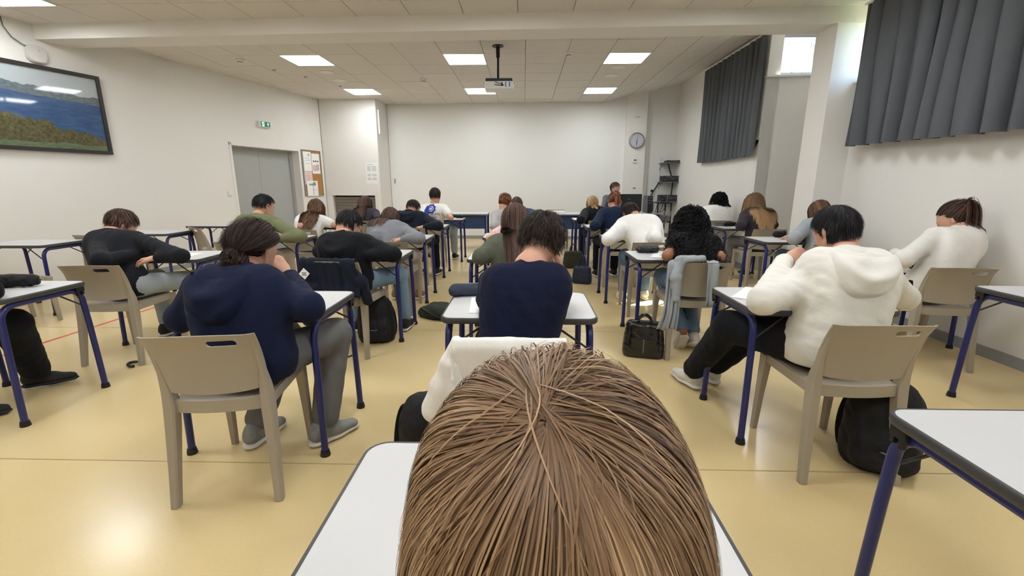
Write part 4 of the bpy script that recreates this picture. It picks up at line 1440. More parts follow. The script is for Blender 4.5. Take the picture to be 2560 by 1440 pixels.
    def extra_strands(Pm, rr_, hv_):
        parts.append(strand(Pm, rr_, hv_))
    if tiew is not None and g('tail', 0):
        m = g('tailn', 160); L = g('tail', 0.3); S2 = 12
        d0 = nrm(tiew - (HC @ M_.T + c))
        a0 = r.normal(size=(m, 3)) * 0.014
        pts = [tiew + a0 * 0.7]
        dv = d0[None, :] + r.normal(size=(m, 3)) * 0.25
        p = pts[0]
        for st in range(1, S2):
            dv = dv * 0.75 + down * 0.5 + r.normal(size=(m, 3)) * 0.03
            dv = dv / np.linalg.norm(dv, axis=1)[:, None]
            p = p + dv * (L / (S2 - 1)) * (0.85 + 0.3 * r.uniform(size=(m, 1)))
            if body is not None:
                sd = body.eval(p); bad = sd < 0.015
                if bad.any(): p[bad] += body.grad(p[bad]) * (0.015 - sd[bad])[:, None]
            q = tolocal(p); rq = np.linalg.norm(q, axis=1); bad = rq < 1.08
            p = np.where(bad[:, None], (HC + q * (1.08 / np.maximum(rq, 1e-6))[:, None] * HR) @ M_.T + c, p)
            pts.append(p.copy())
        Pm = np.stack(pts, 1)
        cen = Pm.mean(0, keepdims=True)
        Pm = Pm * 0.75 + cen * 0.25
        extra_strands(Pm, g('tailrad', 0.003) * (1 - 0.6 * np.linspace(0, 1, S2) ** 2)[None, :] * np.ones((m, 1)), r.uniform(0.1, 0.9, (m, 1)) * np.ones((1, S2)))
    if tiew is not None and g('bun', 0):
        rb = g('bun', 0.04); m = 260; S2 = 12
        ax_ = nrm(tiew - (HC @ M_.T + c)); cb_ = tiew + ax_ * rb * 0.75 + down * rb * g('bundrop', 0.5)
        u0 = r.normal(size=(m, 3)); u0 /= np.linalg.norm(u0, axis=1)[:, None]
        an = np.linspace(0, 1.9, S2)[None, :] * r.uniform(0.6, 1.3, (m, 1))
        nn = nrm(ax_ + np.array([0.2, 0.1, 0.5]))
        nn = nn + r.normal(size=(m, 3)) * 0.45; nn /= np.linalg.norm(nn, axis=1)[:, None]
        e1 = u0; e2 = np.cross(nn, u0)
        Pm = cb_ + rb * (e1[:, None, :] * np.cos(an)[..., None] + e2[:, None, :] * np.sin(an)[..., None] + ((u0 * nn).sum(1)[:, None] * nn)[:, None, :] * (1 - np.cos(an))[..., None]) * r.uniform(0.88, 1.06, (m, 1, 1)) * np.array([1.0, 1.0, 1.15])
        extra_strands(Pm, 0.0030 * np.ones((m, S2)), r.uniform(0.1, 0.9, (m, 1)) * np.ones((1, S2)))
        sb_ = SDF().ball(cb_, rb * 0.93, 0.01); V, F = sb_.mesh(0.008); parts.append((V, F, np.full(len(V), 0.15)))
    off = 0; Vs, Fs, Hs = [], [], []
    for V, F, Hh in parts:
        Vs.append(V); Fs.append(F + off); Hs.append(Hh); off += len(V)
    return np.concatenate(Vs), np.concatenate(Fs), np.concatenate(Hs)

def hair_obj(name, V, F, H, m, parent, origin):
    me = mesh_np(name, V - np.asarray(origin), F)
    at = me.attributes.new('hv', 'FLOAT', 'POINT')
    at.data.foreach_set('value', np.asarray(H, np.float32))
    return obj(name, me, m, parent)

# ---------------------------------------------------------------- shoes
_shoecache = {}
def shoe_mesh(h):
    if h in _shoecache: return _shoecache[h]
    s = SDF()
    s.cap((0, -0.045, 0.052), (0, 0.06, 0.042), 0.040, 0.040, 0.02, (0, 0, 1), 0.95)
    s.cap((0, 0.06, 0.038), (0.006, 0.150, 0.030), 0.044, 0.036, 0.03, (0, 0, 1), 0.72)
    s.cap((0, -0.035, 0.085), (0, 0.0, 0.085), 0.037, 0.036, 0.025)
    s.cuts.append(((0, 0, 0.018), (0, 0, -1)))
    up = s.mesh(h)
    t = SDF()
    t.cap((0, -0.05, 0.012), (0, 0.06, 0.012), 0.041, 0.045, 0.02, (0, 0, 1), 0.40)
    t.cap((0, 0.06, 0.012), (0.006, 0.155, 0.014), 0.047, 0.038, 0.02, (0, 0, 1), 0.42)
    t.cuts.append(((0, 0, 0.0), (0, 0, -1)))
    so = t.mesh(h)
    lc = SDF()
    for k in range(4):
        y = 0.035 + 0.022 * k; z = 0.088 - 0.012 * k
        lc.cap((-0.022, y, z - 0.004), (0.022, y, z - 0.004), 0.0045, 0.0045, 0.002)
    la = lc.mesh(0.004 if h < 0.01 else 0.006)
    _shoecache[h] = (up, so, la)
    return _shoecache[h]

def shoes(parent, origin, ankles, dirs, mats, h=0.007, tilt=(0, 0)):
    up, so, la = shoe_mesh(h)
    for i, (a, d) in enumerate(zip(ankles, dirs)):
        d = nrm([d[0], d[1], 0]); r_ = np.array([d[1], -d[0], 0])
        Rm = np.stack([r_, d, np.array([0, 0, 1.0])], 1)
        Rm = Rm @ np.array(Matrix.Rotation(tilt[i], 3, 'X'))
        base = np.array([a[0], a[1], a[2] - 0.085])
        sh_ = None
        for nm, (V, F), m in (('shoe', up, mats[0]), ('sole', so, mats[1]), ('laces', la, mats[2])):
            Vw = V @ Rm.T + base - origin
            o = obj(nm, mesh_np(nm, Vw, F), m, parent if sh_ is None else sh_)
            if sh_ is None: sh_ = o
# ================================================================ PEOPLE
NEARH, FARH = 0.010, 0.015
def person(spec):
    sp = spec
    a = R(sp.get('face', 0))
    f = np.array([-math.sin(a), math.cos(a), 0]); r_ = np.array([math.cos(a), math.sin(a), 0]); up = np.array([0, 0, 1.0])
    near = sp.get('near', False)
    h = NEARH if near else FARH
    P = np.array([sp['seat'][0], sp['seat'][1], 0.55])
    if 'pz' in sp: P[2] = sp['pz']
    Hc = np.array(sp['head'])
    yaw, pitch, roll = [R(v) for v in sp.get('hrot', (0, 25, 0))]
    Rm = rotm(a + yaw, pitch, roll)
    npt = Hc + Rm @ np.array([0, -0.030, -0.085])
    tdir = nrm(P + up * 0.30 - npt)
    N = npt + tdir * 0.075
    w = sp.get('w', 1.0)
    spine = nrm(N - P)
    n = nrm(f - (f @ spine) * spine)
    SC = N - spine * 0.045
    shw = sp.get('shw', 0.165) * w
    SL = np.array(sp['sL']) if 'sL' in sp else SC - r_ * shw + n * 0.03
    SR = np.array(sp['sR']) if 'sR' in sp else SC + r_ * shw + n * 0.03
    sl_ = sp.get('slouch', 0.035)
    mid = P + (N - P) * 0.42 - n * sl_
    chest = P + (N - P) * 0.76 - n * sl_ * 0.8
    dx, dy, dr = sp.get('desk', (P[0], P[1] + 0.6, 0))
    da = R(dr); df = np.array([-math.sin(da), math.cos(da), 0]); drr = np.array([math.cos(da), math.sin(da), 0])
    D0 = np.array([dx, dy, 0]) - df * 0.26
    def dk(u, v, z=DT + 0.05): return D0 + drr * u + df * v + up * z
    EL = np.array(sp['eL']) if 'eL' in sp else dk(-0.30, 0.04)
    ER = np.array(sp['eR']) if 'eR' in sp else dk(0.30, 0.04)
    WL = np.array(sp['wL']) if 'wL' in sp else dk(-0.06, 0.20, DT + 0.035)
    WR = np.array(sp['wR']) if 'wR' in sp else dk(0.06, 0.20, DT + 0.035)
    KL = np.array(sp['kL']) if 'kL' in sp else P + f * 0.40 - r_ * 0.13 + up * -0.03
    KR = np.array(sp['kR']) if 'kR' in sp else P + f * 0.40 + r_ * 0.13 + up * -0.03
    AL = np.array(sp['aL']) if 'aL' in sp else KL + f * 0.02 + up * (0.09 - KL[2])
    AR = np.array(sp['aR']) if 'aR' in sp else KR + f * 0.06 + up * (0.09 - KR[2])
    HLp, HRp = P - r_ * 0.09, P + r_ * 0.09
    org = np.array([P[0], P[1], 0.0])
    seed = sp.get('seed', 1)

    # -- garment on the upper body
    T = SDF()
    bulk = sp.get('bulk', 0.0)
    for t_, hw_, rd_, off_ in ((0.0, 0.066, 0.108, 0.0), (0.20, 0.058, 0.102, 0.6), (0.45, 0.066, 0.102, 1.0), (0.68, 0.086, 0.100, 1.0), (0.85, 0.104, 0.080, 0.7)):
        c_ = P + (N - P) * t_ - n * sl_ * off_
        T.cap(c_ - r_ * hw_ * w * (1 + 2 * bulk), c_ + r_ * hw_ * w * (1 + 2 * bulk), rd_ * (0.6 + 0.4 * w) + bulk, rd_ * (0.6 + 0.4 * w) + bulk, 0.07)
    T.cap(SL, SR, 0.056 + bulk * 0.5, 0.056 + bulk * 0.5, 0.05)
    T.cap(SC, N + spine * 0.005, 0.066, 0.060, 0.035)
    sleeve = sp.get('sleeve', 'long')
    rs = sp.get('arm', 0.0) + bulk * 0.5
    for S_, E_, W_ in ((SL, EL, WL), (SR, ER, WR)):
        if sleeve == 'long':
            T.cap(S_, E_, 0.062 + rs, 0.050 + rs, 0.035)
            T.cap(E_, W_ + (E_ - W_) * 0.06, 0.050 + rs, 0.036 + rs * 0.5, 0.025)
        else:
            T.cap(S_, S_ + (E_ - S_) * sp.get('slv', 0.62), 0.064 + rs, 0.062 + rs, 0.03)
    back = -n
    if sp.get('collar'):
        T.cap(N - r_ * 0.06 + spine * 0.015, N + r_ * 0.06 + spine * 0.015, 0.03, 0.03, 0.02)
        T.cap(N + back * 0.055 - r_ * 0.03, N + back * 0.055 + r_ * 0.03, 0.028, 0.028, 0.02)
    clean = SDF(); clean.pr = list(T.pr)
    T.cuts.append(((0, 0, 0.475), (0, 0, -1)))
    T.noise = foldnoise(seed, sp.get('fold', 0.010))
    V, F = T.mesh(h)
    garment = ('garment', V, F)

    # -- trousers
    Q = SDF()
    tr = sp.get('leg', 0.0)
    Q.cap(HLp, HRp, 0.092, 0.092, 0.05)
    for Hp, K_, A_ in ((HLp, KL, AL), (HRp, KR, AR)):
        Q.cap(Hp, K_, 0.084 + tr, 0.070 + tr, 0.04)
        Q.cap(K_, A_ + (K_ - A_) * 0.10, 0.070 + tr, 0.055 + tr, 0.03)
    Q.noise = foldnoise(seed + 50, 0.010)
    QV, QF = Q.mesh(0.013 if near else 0.019)

    # -- skin: head, neck, arms, hands and a slim core joining them
    hh = 0.0060 if near else 0.012
    hV, hF, hS = head_mesh(hh)
    B = SDF()
    B.cap(Hc + Rm @ np.array([0, -0.032, -0.05]), N - spine * 0.05, 0.054, 0.056, 0.02)
    B.cap(N, P, 0.07, 0.09, 0.03)
    for S_, E_, W_ in ((SL, EL, WL), (SR, ER, WR)):
        B.cap(SC, S_, 0.045, 0.045, 0.02)
        B.cap(S_, E_, 0.046, 0.037, 0.02)
        B.cap(E_, W_, 0.038, 0.026, 0.02)
    for Hp, K_, A_ in ((HLp, KL, AL), (HRp, KR, AR)):
        B.cap(P, Hp, 0.07, 0.07, 0.03); B.cap(Hp, K_, 0.07, 0.05, 0.03); B.cap(K_, A_, 0.045, 0.035, 0.02)
    bV, bF = B.mesh(0.011 if near else 0.020)
    parts = [(hV @ Rm.T + Hc, hF), (bV, bF)]
    slots = [hS, np.zeros(len(bF), int)]
    for side, E_, W_, hd in ((-1, EL, WL, sp.get('hL')), (1, ER, WR, sp.get('hR'))):
        dv = nrm(W_ - E_); curl = 0.55; zb = up
        if hd:
            curl = hd[0]; dv = nrm(hd[1]); zb = np.array(hd[2], float)
        z_ = nrm(zb - (zb @ dv) * dv); x_ = np.cross(dv, z_)
        mV, mF = hand_mesh(curl, -side, 0.0048 if near else 0.0085)
        parts.append((mV @ np.stack([x_, dv, z_], 0) + W_ + dv * 0.02, mF)); slots.append(np.zeros(len(mF), int))
    V0, Fs = join(parts)
    me = mesh_np('person', V0 - org, Fs)
    body = obj('person', me, [M[sp.get('skin', 'skin')], M['lip'], M['eye']], None, tuple(org))
    me.polygons.foreach_set('material_index', np.concatenate(slots).astype(np.int32))
    tag(body, sp['label'], 'person', 'people seated at the exam desks')

    nm = sp.get('gname', 'sweater')
    gm = sp['top']
    obj(nm, mesh_np(nm, garment[1] - org, garment[2]), gm, body)
    obj('trousers', mesh_np('trousers', QV - org, QF), sp['pants'], body)
    fl = sp.get('fdir', (f, f))
    shoes(body, org, (AL, AR), fl, sp.get('shoes', (M['shoe_black'], M['sole_white'], M['lace'])), 0.007 if near else 0.013, sp.get('ftilt', (0, 0)))
    st = dict(sp['hair'], bk=back)
    hV_, hF_, hH = hair(Hc, a + yaw, pitch, roll, st, seed + 7, clean)
    hair_obj('hair', hV_, hF_, hH, sp['hmat'], body, org)
    if sp.get('hood'):
        hood(body, org, clean, N, n, r_, spine, gm, seed, h)
    if sp.get('glasses'):
        g = MB()
        for s in (-1, 1):
            pts = [(s * 0.034 + 0.024 * math.cos(t), 0.103, 0.002 + 0.017 * math.sin(t)) for t in np.linspace(0, 6.283, 14)[:-1]]
            g.tube([tuple(Rm @ np.array(p) + Hc - org) for p in pts], 0.0016, 6, True)
            g.tube([tuple(Rm @ np.array(p) + Hc - org) for p in ((s * 0.058, 0.103, 0.006), (s * 0.083, 0.05, 0.008), (s * 0.088, -0.01, 0.008), (s * 0.085, -0.03, -0.008))], 0.0022, 6)
        g.tube([tuple(Rm @ np.array(p) + Hc - org) for p in ((-0.010, 0.104, 0.005), (0.010, 0.104, 0.005))], 0.0016, 6)
        g.build('glasses', M['black'], body, smooth=True)
    if sp.get('tieband'):
        tw = (HC + nrm(st['tie']) * HR * 1.13) @ Rm.T + Hc - org
        tn = Rm @ nrm(st['tie'])
        e1 = nrm(np.cross(tn, (0.1, 0.2, 1))); e2 = np.cross(tn, e1)
        MB().tube([tuple(tw + 0.022 * (e1 * math.cos(t) + e2 * math.sin(t))) for t in np.linspace(0, 6.283, 14)[:-1]], 0.007, 6, True).build('hair_tie', M[sp['tieband']], body, smooth=True)
    return dict(root=body, org=org, T=clean, N=N, n=n, r=r_, spine=spine, P=P, Hc=Hc, Rm=Rm, SC=SC)

def hood(body, org, T, N, n, r_, spine, m, seed, h):
    back = -n
    nu, nv = 34, 26
    rr = np.random.RandomState(seed + 3)
    ph = rr.uniform(0, 6.28, 4); sk = rr.uniform(-0.02, 0.02)
    o = N - spine * 0.012
    A_, T_ = np.meshgrid(np.linspace(-1, 1, nu + 1), np.linspace(0, 1, nv + 1), indexing='xy')
    W = 0.150 * np.sqrt(np.maximum(0.0, 1 - T_ ** 2.2)) + 0.004
    u = A_ * W + sk * T_; v = -0.195 * T_ + 0.035 * np.abs(A_) ** 2 * (1 - T_) - 0.012
    base = o + u[..., None] * r_ + v[..., None] * spine
    pts = (base + back * 0.34).reshape(-1, 3)
    for _ in range(60):
        d = T.eval(pts)
        pts = pts + np.outer(np.clip(d - 0.0, -0.01, 0.05) * 0.7, n)
    bd = ((pts - base.reshape(-1, 3)) @ back).reshape(u.shape)
    bd = np.clip(bd, 0.0, 0.30)
    tt = T_
    bump = 0.050 * (1 - A_ ** 4) * (0.55 + 0.45 * np.sin(np.pi * np.clip(tt * 0.95 + 0.05, 0, 1)) + 0.25 * tt) * (1 - tt ** 8)
    folds = 0.010 * np.sin(11 * tt + 5 * A_ ** 2 + ph[0]) * (1 - A_ ** 2) * np.sin(np.pi * np.clip(tt, 0, 1)) + 0.006 * np.sin(6 * A_ + 9 * tt + ph[1]) * (1 - A_ ** 2) * (1 - tt)
    edge = np.minimum(1.0, (1 - np.abs(A_)) * 9) * np.minimum(1.0, (1 - tt) * 9)
    P3 = base + back * (bd + (bump + folds) * np.clip(edge, 0, 1) + 0.004 * edge - 0.010 * (1 - edge))[..., None]
    V = P3.reshape(-1, 3)
    j, i = np.meshgrid(np.arange(nv), np.arange(nu), indexing='ij')
    F = np.stack([j * (nu + 1) + i, (j + 1) * (nu + 1) + i, (j + 1) * (nu + 1) + i + 1, j * (nu + 1) + i + 1], -1).reshape(-1, 4)
    # rolled edge around the neck
    s = SDF()
    ang = np.linspace(R(-35), R(215), 13)
    rp = [o + r_ * 0.098 * math.cos(a) + back * (0.088 * math.sin(a) - 0.004) + spine * (0.012 + 0.012 * math.sin(2 * a + ph[2])) for a in ang]
    for q0, q1 in zip(rp[:-1], rp[1:]): s.cap(q0, q1, 0.026, 0.026, 0.02, spine, 0.9)
    V2, F2 = s.mesh(0.008)
    Vj, Fj = join([(V, F), (V2, F2)])
    obj('hood', mesh_np('hood', Vj - org, Fj), m, body)

def print_on_back(p, V2, F2, cu, cv, m, name, off=0.004, step=0.35):
    """lay a flat shape (u right, v up the spine, metres) on the garment back"""
    n, r_, s_ = p['n'], p['r'], p['spine']
    o = p['P'] + (p['N'] - p['P']) * 0.5
    pts = o + np.outer(V2[:, 0] + cu, r_) + np.outer(V2[:, 1] + cv, s_) - n * step
    for _ in range(40):
        d = p['T'].eval(pts)
        pts = pts + np.outer(np.maximum(d - off, -0.01) * 0.8, n)
    obj(name, mesh_np(name, pts - p['org'], F2, False), m, p['root'])

M['shoe_black'] = mat('black_shoe', rgb(34, 34, 38), 0.6, 0.3, var=0.1, vscale=30)
M['shoe_white'] = mat('pale_shoe', rgb(205, 200, 192), 0.6, 0.3, var=0.05, vscale=30)
M['shoe_grey'] = mat('grey_running_shoe', rgb(128, 128, 126), 0.6, 0.3, var=0.35, vscale=28)
M['shoe_brown'] = mat('brown_shoe', rgb(140, 104, 70), 0.6, 0.3, var=0.1, vscale=30)
M['sole_white'] = mat('pale_sole', rgb(214, 210, 202), 0.6, 0.3)
M['sole_black'] = mat('dark_sole', rgb(40, 38, 38), 0.6, 0.3)
M['lace'] = mat('lace', rgb(190, 188, 184), 0.8, 0.2)
SB = (M['shoe_black'], M['sole_black'], M['shoe_black'])
SK = (M['shoe_black'], M['sole_white'], M['lace'])
SG = (M['shoe_grey'], M['sole_white'], M['lace'])
SW = (M['shoe_white'], M['sole_white'], M['lace'])
C = {k: cloth('cloth_' + k, rgb(*v)) for k, v in dict(
    navy=(25, 31, 54), navytee=(22, 26, 48), black=(26, 27, 31), blackb=(30, 31, 36), darknavy=(30, 34, 46), olive=(112, 116, 84), olivegrey=(92, 95, 82),
    cream=(222, 219, 211), white=(232, 230, 226), offwhite=(226, 222, 216), grey=(128, 130, 136), palegrey=(160, 166, 170), pink=(222, 186, 190), ltgrey=(176, 172, 172),
    bluejacket=(56, 70, 98), navyblue=(28, 40, 62), charcoal=(58, 54, 62), jeans=(118, 142, 164), ltjeans=(158, 166, 170), greyjeans=(104, 102, 100), dkjeans=(52, 66, 88), teacher=(104, 104, 112), jeans2=(98, 120, 146), fluffy=(238, 236, 232), sand=(186, 172, 158)).items()}
HM = dict(
    black=hairmat('black_hair', rgb(12, 11, 14), rgb(24, 22, 26), rgb(52, 48, 52)),
    dark=hairmat('dark_brown_hair', rgb(20, 15, 14), rgb(40, 30, 28), rgb(78, 60, 52)),
    brown=hairmat('brown_hair', rgb(40, 28, 24), rgb(74, 54, 46), rgb(122, 94, 78)),
    chest=hairmat('chestnut_hair', rgb(46, 30, 22), rgb(92, 66, 48), rgb(150, 114, 84)),
    auburn=hairmat('auburn_hair', rgb(70, 36, 26), rgb(128, 76, 54), rgb(196, 140, 106)),
    blond=hairmat('blond_hair', rgb(112, 84, 54), rgb(168, 134, 94), rgb(214, 184, 140)),
    fair=hairmat('dark_blond_hair', rgb(64, 45, 31), rgb(136, 105, 75), rgb(200, 168, 128), 0.5, 0.32),
    ombre=hairmat('ombre_hair', rgb(58, 42, 32), rgb(120, 92, 66), rgb(186, 150, 108)))

SHORT = dict(n=1600, len=0.05, steps=5, pole=(0, -0.45, 0.9), lift=0.05, grav=0.06, frizz=0.14, rad=0.0026, low=-0.50, front=0.45, ear=-0.02, clump=0.2, cap=0.05, clumps=200)
FULL = dict(SHORT, len=0.075, lift=0.12, n=1300, rad=0.0032, cap=0.12, frizz=0.3, grav=0.08)
LONG = dict(n=800, len=0.52, steps=13, pole=(0, 0.25, 0.97), lift=0.09, grav=0.30, frizz=0.05, rad=0.0047, low=-0.62, front=0.40, ear=-0.25, clump=0.5, cap=0.03, clumps=70, lmin=0.85, mom=0.7)
CURLY = dict(round=True, n=1200, len=0.44, steps=32, pole=(0, 0.15, 0.99), lift=0.42, grav=0.22, frizz=0.14, out=0.34, rad=0.0032, low=-0.62, front=0.40, ear=-0.3, clump=0.75, cap=0.06, clumps=190, curl=0.012, cfreq=110.0, lmin=0.7, mom=0.75)
TIED = dict(n=800, len=0.22, steps=10, tie=(0, -0.92, -0.25), lift=0.05, grav=0.0, frizz=0.04, rad=0.0028, low=-0.55, front=0.40, ear=-0.10, clump=0.3, cap=0.02)
FGHAIR = dict(n=24000, polex=4500, polesd=0.30, swirl=0.22, len=0.235, steps=14, smooth=4, pole=(-0.11, -0.93, 0.36), pole2=(-0.20, -0.60, 0.78), lift=0.16, grav=0.12, frizz=0.035, wave=0.06, rad=0.00046, low=-0.95, front=0.20, ear=-0.9, clump=0.5, cap=0.03, clumps=420, lmin=0.75, mom=0.8, capv=0.0)
PEOPLE = {}
PEOPLE['A1'] = person(dict(label='person in a navy hoodie resting the right cheek on a hand', seat=(-1.2, 1.84), face=-6, near=True, head=(-1.255, 2.06, 0.997), hrot=(-6, 22, 8), top=C['navy'], gname='hoodie', hood=True, bulk=0.024, sR=(-1.199, 1.96, 0.807), sL=(-1.452, 1.95, 0.832), pants=C['greyjeans'], hair=dict(TIED, n=5000, tie=(0.26,-0.85,-0.48), bun=0.050, bundrop=0.6, rad=0.0014), hmat=HM['dark'], eR=(-0.93, 1.867, 0.778), wR=(-1.16, 2.16, 0.855), hR=(1.5, (-0.62, 0.05, 0.78), (0.6, -0.6, 0.5)), eL=(-1.564, 1.94, 0.702), wL=(-1.409, 1.909, 0.75), kL=(-1.28, 2.28, 0.5), kR=(-1.0, 2.26, 0.52), aL=(-1.36, 2.06, 0.09), aR=(-1.02, 2.08, 0.09), fdir=((0.15,1),(0.55,0.8)), shoes=SG, seed=11, leg=0.012, tieband='black', desk=SEATS['A1'][:3]))
PEOPLE['D2'] = person(dict(label='person in a navy T-shirt leaning the forehead on one hand', seat=(-0.04, 1.8), near=True, head=(0.078, 2.06, 1.039), hrot=(-12, 34, 6), top=C['navytee'], gname='tshirt', sleeve='short', pants=C['black'], hair=dict(FULL, n=3400, len=0.08, rad=0.0015, curl=0.005, steps=8, cfreq=90, clump=.35,clumps=260, low=-0.30), hmat=HM['dark'], sR=(0.118, 1.98, 0.858), sL=(-0.131, 1.95, 0.871), eR=(0.149, 2.12, 0.702), wR=(0.179, 2.2, 0.891), hR=(0.9, (-0.30, 0.25, 0.9), (0.9, 0.2, 0.2)), eL=(-0.185, 2.15, 0.701), wL=(-0.034, 2.022, 0.757), seed=12, skin='skin', desk=SEATS['D2'][:3]))
PEOPLE['E1'] = person(dict(label='person in a cream white hoodie resting the left cheek on a hand', seat=(1.45, 2.06), face=-2, near=True, head=(1.556, 2.3, 1.061), hrot=(14, 22, -6), top=C['cream'], gname='hoodie', hood=True, bulk=0.028, pants=C['black'], hair=dict(SHORT, n=5500, rad=0.0013, len=0.055, low=-0.42), hmat=HM['black'], sL=(1.408, 2.18, 0.835), eL=(1.096, 2.03, 0.778), wL=(1.358, 2.36, 0.913), hL=(0.9, (0.92, 0.10, 0.36), (-0.3, -0.75, 0.6)), eR=(2.083, 2.45, 0.691), wR=(1.721, 2.292, 0.75), kL=(1.14, 2.42, 0.53), kR=(1.38, 2.5, 0.52), aL=(1.1, 2.78, 0.1), aR=(1.26, 2.86, 0.1), fdir=((-0.35,1),(-0.1,1)), shoes=SW, seed=13, leg=0.015, desk=SEATS['E1'][:3]))
PEOPLE['A2'] = person(dict(label='person in a black hoodie and glasses bent over a desk', seat=(-1.37, 3.46), face=-3, head=(-1.424, 3.66, 0.961), hrot=(-22, 36, 0), top=C['black'], gname='hoodie', hood=True, bulk=0.012, pants=C['jeans'], hair=dict(SHORT, n=1200, low=-0.36), hmat=HM['black'], eR=(-0.982, 3.367, 0.778), wR=(-1.245, 3.416, 0.757), glasses=True, kR=(-1.1, 3.9, 0.52), aR=(-1.07, 3.92, 0.09), shoes=SK, seed=14, desk=SEATS['A2'][:3]))
PEOPLE['B2'] = person(dict(label='person in a black sweatshirt and pale jeans writing at a desk', seat=(-3.02, 3.28), face=-4, head=(-3.281, 3.62, 0.97), hrot=(-25, 32, 14), top=C['blackb'], gname='sweatshirt', collar=True, bulk=0.006, pants=C['ltjeans'], hair=dict(SHORT, n=1200, low=-0.30, len=0.06), hmat=HM['brown'], eR=(-2.538, 3.249, 0.778), wR=(-2.749, 3.281, 0.757), eL=(-2.972, 3.058, 0.778), kR=(-2.8, 3.72, 0.51), aR=(-2.78, 3.66, 0.09), seed=15, desk=SEATS['B2'][:3]))
PEOPLE['B3'] = person(dict(label='person in an olive green sweatshirt leaning on a desk', seat=(-2.81, 4.58), face=-3, head=(-2.789, 4.85, 1.058), hrot=(-28, 16, 0), top=C['olive'], gname='sweatshirt', collar=True, bulk=0.012, pants=C['sand'], hair=dict(SHORT, n=1000, low=-0.25), hmat=HM['black'], eR=(-2.247, 4.498, 0.778), wR=(-2.481, 4.533, 0.757), seed=16, desk=SEATS['B3'][:3]))
PEOPLE['B4'] = person(dict(label='person in a white T-shirt seated beside the double door', seat=(-2.8, 5.78), head=(-2.749, 6.0, 0.975), hrot=(0, 18, 0), w=0.9, top=C['white'], gname='tshirt', sleeve='short', pants=C['ltjeans'], hair=dict(LONG, len=0.40, curl=0.006, cfreq=60), hmat=HM['chest'], eL=(-2.821, 5.675, 0.778), eR=(-2.471, 5.856, 0.778), seed=17, desk=SEATS['B4'][:3]))
PEOPLE['B5'] = person(dict(label='person in a dark shirt with white print seated by the roller shutter', seat=(-2.47, 7.15), face=-6, head=(-2.563, 7.35, 0.98), hrot=(-8, 22, 0), w=0.95, top=C['charcoal'], gname='shirt', pants=C['black'], hair=dict(LONG, len=0.50), hmat=HM['brown'], eR=(-2.198, 6.815, 0.778), seed=18, desk=SEATS['B5'][:3]))
PEOPLE['A3'] = person(dict(label='person in a loose grey sweater writing at a desk', seat=(-1.4, 4.62), face=-8, head=(-1.465, 4.98, 0.919), hrot=(-8, 38, -6), w=0.95, top=C['grey'], gname='sweater', bulk=0.018, pants=C['sand'], hair=dict(LONG, len=0.34), hmat=HM['brown'], eR=(-1.023, 4.393, 0.778), wR=(-1.21, 4.498, 0.757), eL=(-1.512, 4.589, 0.778), shoes=(M['shoe_brown'],M['sole_white'],M['lace']), seed=19, desk=SEATS['A3'][:3]))
PEOPLE['A4'] = person(dict(label='person in a dark navy hoodie with head bowed low', seat=(-1.46, 6.02), face=-8, head=(-1.552, 6.38, 0.951), hrot=(-10, 34, -4), top=C['darknavy'], gname='hoodie', hood=True, bulk=0.015, pants=C['black'], hair=dict(SHORT, n=800, low=-0.25), hmat=HM['dark'], eR=(-1.076, 5.721, 0.778), wR=(-1.279, 5.834, 0.757), seed=20, desk=SEATS['A4'][:3]))
PEOPLE['A5'] = person(dict(label='person in a white T-shirt with a blue emblem on the back', seat=(-1.5, 7.4), face=-4, head=(-1.442, 7.45, 1.105), hrot=(0, 6, 0), top=C['offwhite'], gname='tshirt', sleeve='short', bulk=0.01, pants=C['ltjeans'], hair=dict(SHORT, n=800, low=-0.38, len=0.05), hmat=HM['dark'], eR=(-1.134, 7.087, 0.778), wR=(-1.301, 7.79, 0.76), eL=(-1.558, 7.076, 0.778), kR=(-1.22, 7.82, 0.52), seed=21, desk=SEATS['A5'][:3]))
PEOPLE['D3'] = person(dict(label='person in an olive grey top behind the navy T-shirt', seat=(-0.05, 3.36), face=8, head=(-0.067, 3.52, 1.026), hrot=(-4, 20, 4), w=0.92, top=C['olivegrey'], gname='sweater', pants=C['black'], hair=dict(LONG, len=0.46, n=1100, rad=0.0030), hmat=HM['brown'], eL=(-0.32, 3.27, 0.778), wL=(-0.146, 3.445, 0.757), seed=22, bulk=0.01, desk=SEATS['D3'][:3]))
PEOPLE['D4'] = person(dict(label='person in a pink T-shirt with a bare forearm on the desk', seat=(-0.05, 4.9), face=5, head=(-0.089, 5.12, 0.924), hrot=(0, 34, 0), w=0.9, top=C['pink'], gname='tshirt', sleeve='short', pants=C['ltjeans'], hair=dict(LONG, len=0.32), hmat=HM['brown'], eL=(-0.335, 4.411, 0.778), seed=23, desk=SEATS['D4'][:3]))
PEOPLE['D5'] = person(dict(label='person in a light grey T-shirt wearing a black hair clip', seat=(-0.18, 6.15), face=-4, head=(-0.262, 6.38, 1.024), hrot=(-20, 22, 6), w=0.92, top=C['ltgrey'], gname='tshirt', pants=C['jeans'], hair=dict(TIED, tie=(0,-0.95,0.1), bun=0.03, n=700), hmat=HM['auburn'], eL=(-0.373, 5.74, 0.778), seed=24, tieband='black', desk=SEATS['D5'][:3]))
PEOPLE['D6'] = person(dict(label='person in a blue jacket seated nearest the paper stack', seat=(0.02, 7.42), face=-4, head=(-0.118, 7.5, 0.963), hrot=(0, 16, 0), w=0.95, top=C['bluejacket'], gname='jacket', bulk=0.012, pants=C['black'], hair=dict(LONG, len=0.26), hmat=HM['brown'], eR=(0.152, 6.876, 0.778), seed=25, desk=SEATS['D6'][:3]))
